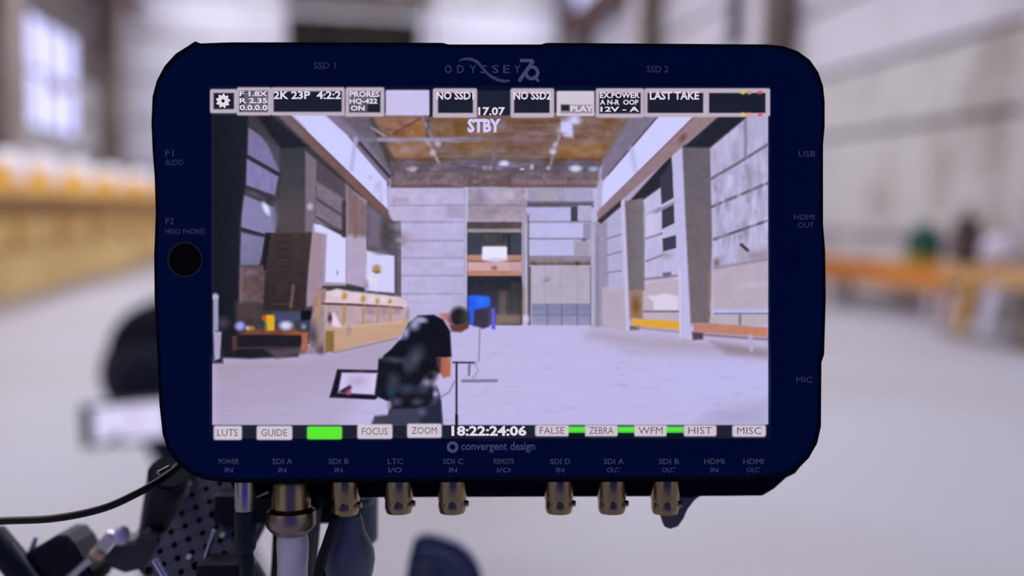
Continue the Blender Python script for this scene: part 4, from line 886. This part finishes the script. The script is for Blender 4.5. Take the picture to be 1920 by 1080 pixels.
wbar('bracket_edge', W(352, 905, .06), W(318, 985, .066), .0016, MET, 8)
wbar('steel_rod', W(290, 1048, .022), W(322, 1100, .022), 6.5 * s_ * 1.15, STL, 14, .0003)
wbar('steel_rod', W(403, 992, .03), W(385, 1046, .03), 5 * s_ * 1.1, STL, 14, .0003)
wbar('pivot_pin', W(283, 985, .06), W(278, 1008, .06), .0009, STL, 10)
mesh_obj('clamp_block', lambda bm: b_box(bm, (0, 0, 0), (.0145, .016, .014), .0012), METD, rig).matrix_world = MON @ Matrix.Translation(L(420, 1092, .026))
mesh_obj('cold_shoe', lambda bm: b_box(bm, (0, 0, 0), (.05, .010, .018), .001), METD, rig).matrix_world = MON @ Matrix.Translation(L(545, 945, .05))
mesh_obj('top_handle', lambda bm: (b_cyl(bm, W(674, 925, .055), W(672, 1016, .060), .0068, .0072, 24, .002)), mat('slate_handle', (66, 76, 96), .5, spec=.4), rig, True)
wbar('handle_neck', W(672, 1010, .060), W(560, 1130, .075), .006, METD)
# mounting post and tripod (the lower part lies below the frame)
base = W(520, 1230, .07)
wbar('mount_arm', W(430, 1075, .06), base, .011, METD); wbar('mount_arm', W(560, 938, .03), W(540, 1230, .07), .008, METD)
foot = Vector((base.x, base.y, .55)); wbar('post', base, foot, .016, METD, 18)
wbar('lower_post', foot + Vector((0, 0, .1)), Vector((foot.x, foot.y, .12)), .021, MET, 18)
for a in (20, 140, 260):
    wbar('leg', foot + Vector((0, 0, -.02)), Vector((foot.x + .42 * math.cos(R(a)), foot.y + .42 * math.sin(R(a)), .015)), .012, METD, 12)
# round grip on a stem, out of focus below the sockets
GM = mat('slate_grip_rubber', (74, 84, 118), .5, spec=.4)
gc = W(836, 1090, .22); q = s_ * (1 + .22 / D0)
gp = [(755, 1210), (757, 1090), (764, 1044), (773, 1012), (786, 1004), (806, 1003), (832, 1008), (858, 1019), (882, 1040), (898, 1066), (906, 1100), (906, 1210)]
gr = mesh_obj('hand_grip', warp(lambda bm: b_prism(bm, [L(x, y + 8, .22).xy for x, y in gp], -.234, -.22, .006, 4)), GM, rig, True)
tag(gr, 'dark slate rounded hand grip at the lower centre edge')
mesh_obj('index_mark', warp(lambda bm: b_box(bm, L(800, 1078, .2195), (.009, .012, .004), .001)), mat('grip_pad', (80, 84, 108), .6), gr)
mesh_obj('grip_stem', lambda bm: b_tube(bm, smooth_path([W(845, 1170, .22), W(850, 1300, .2), W(700, 1420, .12), Vector((base.x, base.y, base.z - .06))], 8), .012, 12), METD, rig, True)
# articulated arm at the lower left corner
arm = tag(empty('articulated_arm'), 'dark articulated clamp arm with silver rod and white ball at the lower left corner', 'clamp arm')
def abar(name, a, b, r, m, seg=16, bev=.001, r1=None): return mesh_obj(name, lambda bm: b_cyl(bm, a, b, r, r1, seg, bev), m, arm, True)
abar('arm_tube', W(-20, 1000, .05), W(70, 1105, .05), 27 * s_ * 1.18, METD)
abar('arm_edge', W(22, 1020, .042), W(75, 1090, .042), 3.5 * s_, MET, 8, 0)
mesh_obj('knob', lambda bm: b_prism(bm, [L(x, y, .05).xy for x, y in ((34, 1090), (50, 1036), (84, 1016), (104, 1004), (124, 1005), (138, 1020), (152, 1044), (176, 1080), (170, 1100))], -.066, -.05, .001), METD, arm).matrix_world = MON
abar('silver_rod', W(110, 1100, .048), W(172, 1046, .048), 7.5 * s_ * 1.17, STL, 16, .0004)
abar('silver_rod', W(176, 1044, .05), W(214, 1000, .05), 12 * s_ * 1.17, mat('satin_steel', (206, 200, 214), .4, .8), 16, .0006)
abar('copper_bush', W(178, 1044, .049), W(190, 1031, .049), 12.6 * s_ * 1.17, mat('peach_bush', (214, 176, 150), .5, .2), 16, .0004)
mesh_obj('ball', lambda bm: b_ball(bm, W(228, 1003, .05), 15 * s_ * 1.17, (1, 1, 1.25)), mat('white_ball', (220, 216, 238), .4), arm, True)
mesh_obj('clamp_jaw', lambda bm: b_prism(bm, [L(x, y, .055).xy for x, y in ((192, 1046), (214, 1020), (250, 1014), (262, 1000), (300, 1004), (300, 1060), (232, 1076), (206, 1066))], -.07, -.055, .0012), mat('brown_grey_jaw', (62, 56, 62), .55), arm).matrix_world = MON
abar('white_pin', W(54, 1050, .058), W(68, 1006, .058), 8 * s_ * 1.2, mat('white_pin', (214, 212, 240), .4), 12, .0003, 5 * s_)
abar('link_arm', W(280, 1040, .062), W(330, 1110, .075), .006, METD); abar('link_arm', W(60, 1095, .055), W(330, 1130, .085), .006, METD)

# ------------------------------------------------------------------ camera operator bending over a camera beyond the monitor
_b = bmesh.new(); bmesh.ops.create_icosphere(_b, subdivisions=3, radius=1); _b.verts.index_update()
UV_ = np.array([v.co[:] for v in _b.verts]); UF_ = np.array([[v.index for v in f_.verts] for f_ in _b.faces]); _b.free()
def flesh(name, nodes, edges, m, parent=None, vox=.008, smooth=4):
    """one continuous surface: tapered limbs between the joints, fused by a voxel remesh and smoothed"""
    V, F, base_n = [], [], 0
    for a, b in edges:
        (pa, ra), (pb, rb) = nodes[a], nodes[b]; pa, pb = np.array(pa), np.array(pb)
        n_ = max(2, int(np.linalg.norm(pb - pa) / (.35 * min(ra, rb))) + 1)
        for i in range(n_ + 1):
            t = i / n_; V.append(UV_ * (ra + (rb - ra) * t) + pa + (pb - pa) * t); F.append(UF_ + base_n); base_n += len(UV_)
    me = bpy.data.meshes.new(name); me.from_pydata(np.concatenate(V).tolist(), [], np.concatenate(F).tolist())
    o = bpy.data.objects.new(name, me); COL.objects.link(o)
    rm = o.modifiers.new('r', 'REMESH'); rm.mode = 'VOXEL'; rm.voxel_size = vox
    sm = o.modifiers.new('s', 'SMOOTH'); sm.iterations = smooth; sm.factor = .5
    nm = bpy.data.meshes.new_from_object(o.evaluated_get(bpy.context.evaluated_depsgraph_get()))
    bpy.data.objects.remove(o); nm.materials.clear()
    for p in nm.polygons: p.use_smooth = True
    return link(name, nm, m, parent)
SKIN = mat('warm_skin', (186, 122, 98), .55); TEE = mat('black_tee', (26, 26, 38), .9, spec=.1); PANTS = mat('charcoal_trousers', (40, 42, 56), .9, spec=.1); HAIR = mat('dark_cropped_hair', (38, 36, 36), .9); SHOE = mat('black_boots', (18, 18, 22), .7)
op = tag(empty('person', (-.59, 2.8, 0)), 'person in black tee and dark trousers bending over a camera behind the monitor', 'person')
fd = Vector((.84, -.12, -.53)).normalized(); sd = Vector((.14, .99, 0)).normalized(); ud = fd.cross(sd) * -1
if ud.z < 0: ud = -ud
hc = Vector((.43, .20, 1.08))
J = {'hip': ((0, 0, .83), .135), 'belly': ((.10, .05, .90), .125), 'chest': ((.22, .12, .98), .14), 'yoke': ((.29, .16, 1.02), .10), 'neck': ((.34, .17, 1.05), .058), 'skull0': (hc - fd * .02 + ud * .015, .092), 'skull1': (hc + fd * .015 + ud * .005, .088), 'jaw': (hc + fd * .05 - ud * .06, .052), 'chin': (hc + fd * .072 - ud * .088, .03),
     'sa': ((.29, .02, .98), .062), 'ea': ((.40, -.13, .80), .042), 'wa': ((.315, -.29, .755), .027), 'pa': ((.285, -.345, .75), .028),
     'sb': ((.25, .30, .99), .062), 'eb': ((.44, .26, .76), .042), 'wb': ((.30, .05, .73), .027), 'pb': ((.265, -.01, .725), .028),
     'ha': ((.02, -.09, .80), .10), 'ka': ((.17, -.10, .45), .062), 'aa': ((.0, -.12, .10), .042), 'fa': ((.14, -.125, .05), .036),
     'hb': ((.02, .09, .80), .10), 'kb': ((.19, .16, .46), .062), 'ab': ((.02, .17, .10), .042), 'fb': ((.16, .18, .05), .036)}
E = [('hip', 'belly'), ('belly', 'chest'), ('chest', 'yoke'), ('yoke', 'neck'), ('neck', 'skull0'), ('skull0', 'skull1'), ('skull1', 'jaw'), ('jaw', 'chin')]
for q_ in 'ab': E += [('yoke', 's' + q_), ('s' + q_, 'e' + q_), ('e' + q_, 'w' + q_), ('w' + q_, 'p' + q_), ('hip', 'h' + q_), ('h' + q_, 'k' + q_), ('k' + q_, 'a' + q_), ('a' + q_, 'f' + q_)]
for q_, sg in (('a', 1), ('b', 1)):                   # five fingers on each hand, curled over the lens
    P0 = Vector(J['p' + q_][0]); aim_ = (P0 - Vector(J['w' + q_][0])).normalized(); acr = Vector((0, 0, 1)).cross(aim_).normalized()
    for fi in range(4):
        r_ = (.0088, .0092, .009, .008)[fi]; ln = (.034, .040, .037, .029)[fi]; a_ = P0 + acr * (-.026 + fi * .0175) + aim_ * .01
        b_ = a_ + aim_ * ln + Vector((0, 0, .004)); c_ = b_ + aim_ * ln * .5 + Vector((0, 0, -.02)); d_ = c_ + Vector((0, 0, -.02)) - aim_ * .004
        for k_, (n_, p_2, rr) in enumerate((('0', a_, r_), ('1', b_, r_ * .95), ('2', c_, r_ * .9), ('3', d_, r_ * .8))): J['%s%d%s' % (q_, fi, n_)] = (p_2, rr)
        E += [('p' + q_, '%s%d0' % (q_, fi)), ('%s%d0' % (q_, fi), '%s%d1' % (q_, fi)), ('%s%d1' % (q_, fi), '%s%d2' % (q_, fi)), ('%s%d2' % (q_, fi), '%s%d3' % (q_, fi))]
    t0 = P0 - aim_ * .02 - acr * .02; J[q_ + 't0'] = (t0, .012); J[q_ + 't1'] = (t0 + aim_ * .03 - acr * .03 + Vector((0, 0, -.01)), .0105); J[q_ + 't2'] = (t0 + aim_ * .058 - acr * .03 + Vector((0, 0, -.028)), .009)
    E += [(q_ + 't0', q_ + 't1'), (q_ + 't1', q_ + 't2')]
# only the limbs that show are kept as skin: finger roots taper from the palm
J2 = dict(J)
flesh('body', J2, [e for e in E if not (e[0] in ('pa', 'pb') and e[1][1:].isdigit())] + [(q_ + str(i) + '0', 'p' + q_) for q_ in 'ab' for i in ()], SKIN, op, .0065, 2)
flesh('tee_shirt', {'hem': ((.02, .01, .855), .158), 'belly': (J['belly'][0], .150), 'chest': (J['chest'][0], .160), 'yoke': (J['yoke'][0], .108), 'sa': (J['sa'][0], .078), 'la': (Vector(J['sa'][0]).lerp(Vector(J['ea'][0]), .62), .062), 'sb': (J['sb'][0], .078), 'lb': (Vector(J['sb'][0]).lerp(Vector(J['eb'][0]), .62), .062)},
      [('hem', 'belly'), ('belly', 'chest'), ('chest', 'yoke'), ('yoke', 'sa'), ('sa', 'la'), ('yoke', 'sb'), ('sb', 'lb')], TEE, op)
flesh('trousers', {'hip': ((-.005, 0, .80), .150), 'ha': (J['ha'][0], .122), 'ka': (J['ka'][0], .082), 'ca': ((.02, -.12, .15), .066), 'hb': (J['hb'][0], .122), 'kb': (J['kb'][0], .082), 'cb': ((.04, .17, .15), .066)},
      [('hip', 'ha'), ('ha', 'ka'), ('ka', 'ca'), ('hip', 'hb'), ('hb', 'kb'), ('kb', 'cb')], PANTS, op)
flesh('hair', {'a': (hc - fd * .030 + ud * .020, .094), 'b': (hc + fd * .0 + ud * .028, .084), 'c': (hc - fd * .055 - ud * .03, .066)}, [('a', 'b'), ('a', 'c')], HAIR, op)
for sg in (1, -1):
    mesh_obj('ear', lambda bm: b_ball(bm, hc + sd * .090 * sg - fd * .005 - ud * .015, .024, (.8, .5, 1.2), 12, 8), SKIN, op, True)
    mesh_obj('eye', lambda bm: b_ball(bm, hc + sd * .034 * sg + fd * .088 - ud * .002, .013, (1, 1, .8), 12, 8), mat('eye_white', (224, 220, 218), .3), op, True)
    mesh_obj('pupil', lambda bm: b_ball(bm, hc + sd * .034 * sg + fd * .0975 - ud * .002, .006, (1, 1, 1), 10, 6), mat('eye_dark', (30, 22, 20), .3), op, True)
    mesh_obj('eyebrow', lambda bm: b_tube(bm, [hc + sd * (.018 * sg) + fd * .096 + ud * .022, hc + sd * (.034 * sg) + fd * .093 + ud * .028, hc + sd * (.052 * sg) + fd * .084 + ud * .022], .005, 8), HAIR, op, True)
    q_ = 'a' if sg < 0 else 'b'; ax, ay, az = J['a' + q_][0]
    flesh('boot', {'h': ((ax - .015, ay, .05), .05), 'm': ((ax + .09, ay, .05), .05), 't': ((ax + .19, ay + .005, .042), .042), 'c': ((ax, ay, .15), .056)}, [('h', 'm'), ('m', 't'), ('h', 'c')], SHOE, op, .01, 3)
flesh('nose', {'a': (hc + fd * .094 + ud * .004, .009), 'b': (hc + fd * .112 - ud * .030, .016)}, [('a', 'b')], SKIN, op, .005, 2)
mesh_obj('mouth', lambda bm: b_tube(bm, [hc + sd * -.024 + fd * .092 - ud * .062, hc + fd * .102 - ud * .060, hc + sd * .024 + fd * .092 - ud * .062], .006, 8), mat('lips', (150, 86, 80), .5), op, True)

# the operator's camera on a low tripod, with its own small monitor
cc = tag(empty('cinema_camera', (-.31, 2.2, 0)), 'black cinema camera on a low tripod in front of the squatting operator', 'camera')
def cpart(name, fn, m, sm=False): return mesh_obj(name, fn, m, cc, sm)
cpart('body', lambda bm: b_box(bm, (0, .05, .74), (.17, .26, .19), .012), METD); cpart('battery', lambda bm: b_box(bm, (0, -.13, .75), (.11, .08, .15), .01), METD)
cpart('lens', lambda bm: (b_cyl(bm, (0, .18, .74), (0, .34, .74), .05, .056, 28, .004), b_cyl(bm, (0, .22, .74), (0, .25, .74), .061, None, 28, .003)), METD, True)
cpart('top_handle', lambda bm: b_tube(bm, smooth_path([(0, -.06, .83), (0, -.05, .895), (0, .12, .895), (0, .14, .83)], 6), .014, 10), METD, True)
cpart('tripod_head', lambda bm: (b_cyl(bm, (0, .05, .52), (0, .05, .65), .06, .05, 22, .005)), MET, True)
for a in (90, 215, 325):
    cpart('leg', lambda bm: b_cyl(bm, (0, .05, .56), (.30 * math.cos(R(a)), .05 + .30 * math.sin(R(a)), .012), .022, .015, 12), METD, True)
cpart('monitor_arm', lambda bm: b_tube(bm, [(-.08, .02, .78), (-.13, -.03, .80), (-.12, -.0, .80)], .007, 10), METD, True)
om = tag(empty('small_monitor', (-.522, 2.16, .795), (0, R(-2), R(13))), 'small blurred black monitor with bright white screen left of the field monitor', 'monitor')
mesh_obj('housing', lambda bm: b_box(bm, (0, .014, 0), (.186, .024, .098), .006), mat('matte_black_housing', (30, 26, 34), .7), om)
scr = box_obj('screen', (.012, -.0005, .003), (.156, .004, .080), glow('small_screen_white', (222, 216, 250)), om)
mesh_obj('dark_figure', lambda bm: b_prism(bm, [(-.062, -.040), (-.03, -.022), (-.018, -.026), (-.03, -.043)], 0, .0008), glow('small_screen_dark', (62, 48, 70)), scr, rot=(R(90), 0, 0), loc=(.012, -.0028, .003))
mesh_obj('pink_patch', lambda bm: b_prism(bm, [(0, -.03), (.012, -.03), (.014, .03), (-.002, .03)], 0, .0008), glow('small_screen_pink', (206, 184, 214)), scr, rot=(R(90), 0, 0), loc=(.012, -.0028, .003))

# ------------------------------------------------------------------ clutter at the near end of the orange bench (far out of focus)
rk = tag(empty('rucksack', (6.80, 9.42, .797)), 'dark brown upright rucksack standing on the far end of the trestle table', 'rucksack')
BRN = mat('brown_canvas', (70, 58, 52), .9)
mesh_obj('sack', lambda bm: b_box(bm, (.0, 0, .22), (.22, .30, .44), .07), BRN, rk, True); mesh_obj('flap', lambda bm: b_box(bm, (.0, 0, .47), (.20, .26, .14), .05), BRN, rk, True)
mesh_obj('carry_loop', lambda bm: b_tube(bm, [(0, .06 * math.cos(a), .53 + .13 * math.sin(a)) for a in np.linspace(0, math.pi, 9)], .016, 8), BRN, rk, True)
mesh_obj('pocket', lambda bm: b_box(bm, (-.1, .05, .2), (.1, .2, .22), .03), mat('mauve_canvas', (112, 92, 96), .9), rk, True)
wsk = tag(empty('sack', (6.84, 8.95, .81)), 'white cloth sack slumped on the trestle table right of the brown rucksack', 'sack')
WHC = mat('white_cloth', (206, 204, 222), .9)
mesh_obj('cloth', lambda bm: (b_ball(bm, (0, 0, .15), .19, (.9, 1.0, .85)), b_ball(bm, (0.02, -.02, .27), .12, (.9, .9, .8))), WHC, wsk, True); mesh_obj('tie', lambda bm: b_lathe(bm, [(.05, .35), (.06, .37), (.05, .40)], 16), mat('twine', (160, 130, 100), .9), wsk)
for x, y, wd, h, c, lab, nm in ((6.40, 9.15, .10, .50, (206, 190, 200), 'pale pink short board leaning on the trestle table, leftmost of the leaning boards', 'pale'), (6.37, 8.86, .13, .66, (214, 168, 96), 'tan board leaning on the trestle table below the brown rucksack', 'tan'), (6.42, 8.55, .18, .60, (204, 202, 222), 'broad white board leaning on the trestle table below the white sack', 'white'), (6.55, 8.18, .12, .58, (84, 76, 62), 'dark olive board leaning on the trestle table near the right edge', 'olive'), (6.53, 7.95, .13, .56, (150, 140, 100), 'pale olive board leaning on the trestle table near the right edge', 'paleolive'), (6.42, 7.55, .2, .62, (44, 50, 78), 'dark blue board leaning on the trestle table at the right edge', 'blue')):
    bd = tag(empty('board', (x, y, .0), (0, R(9), 0)), lab, 'board', 'boards leaning on the trestle table')
    mm = mat('board_' + nm, c, .8)
    mesh_obj('plank', lambda bm: b_box(bm, (0, 0, h / 2 + .01), (.035, wd, h), .006), mm, bd); mesh_obj('end_cleat', lambda bm: b_box(bm, (-.025, 0, .06), (.03, wd * .9, .07), .004), mat('cleat_brown', (120, 92, 70), .8), bd)
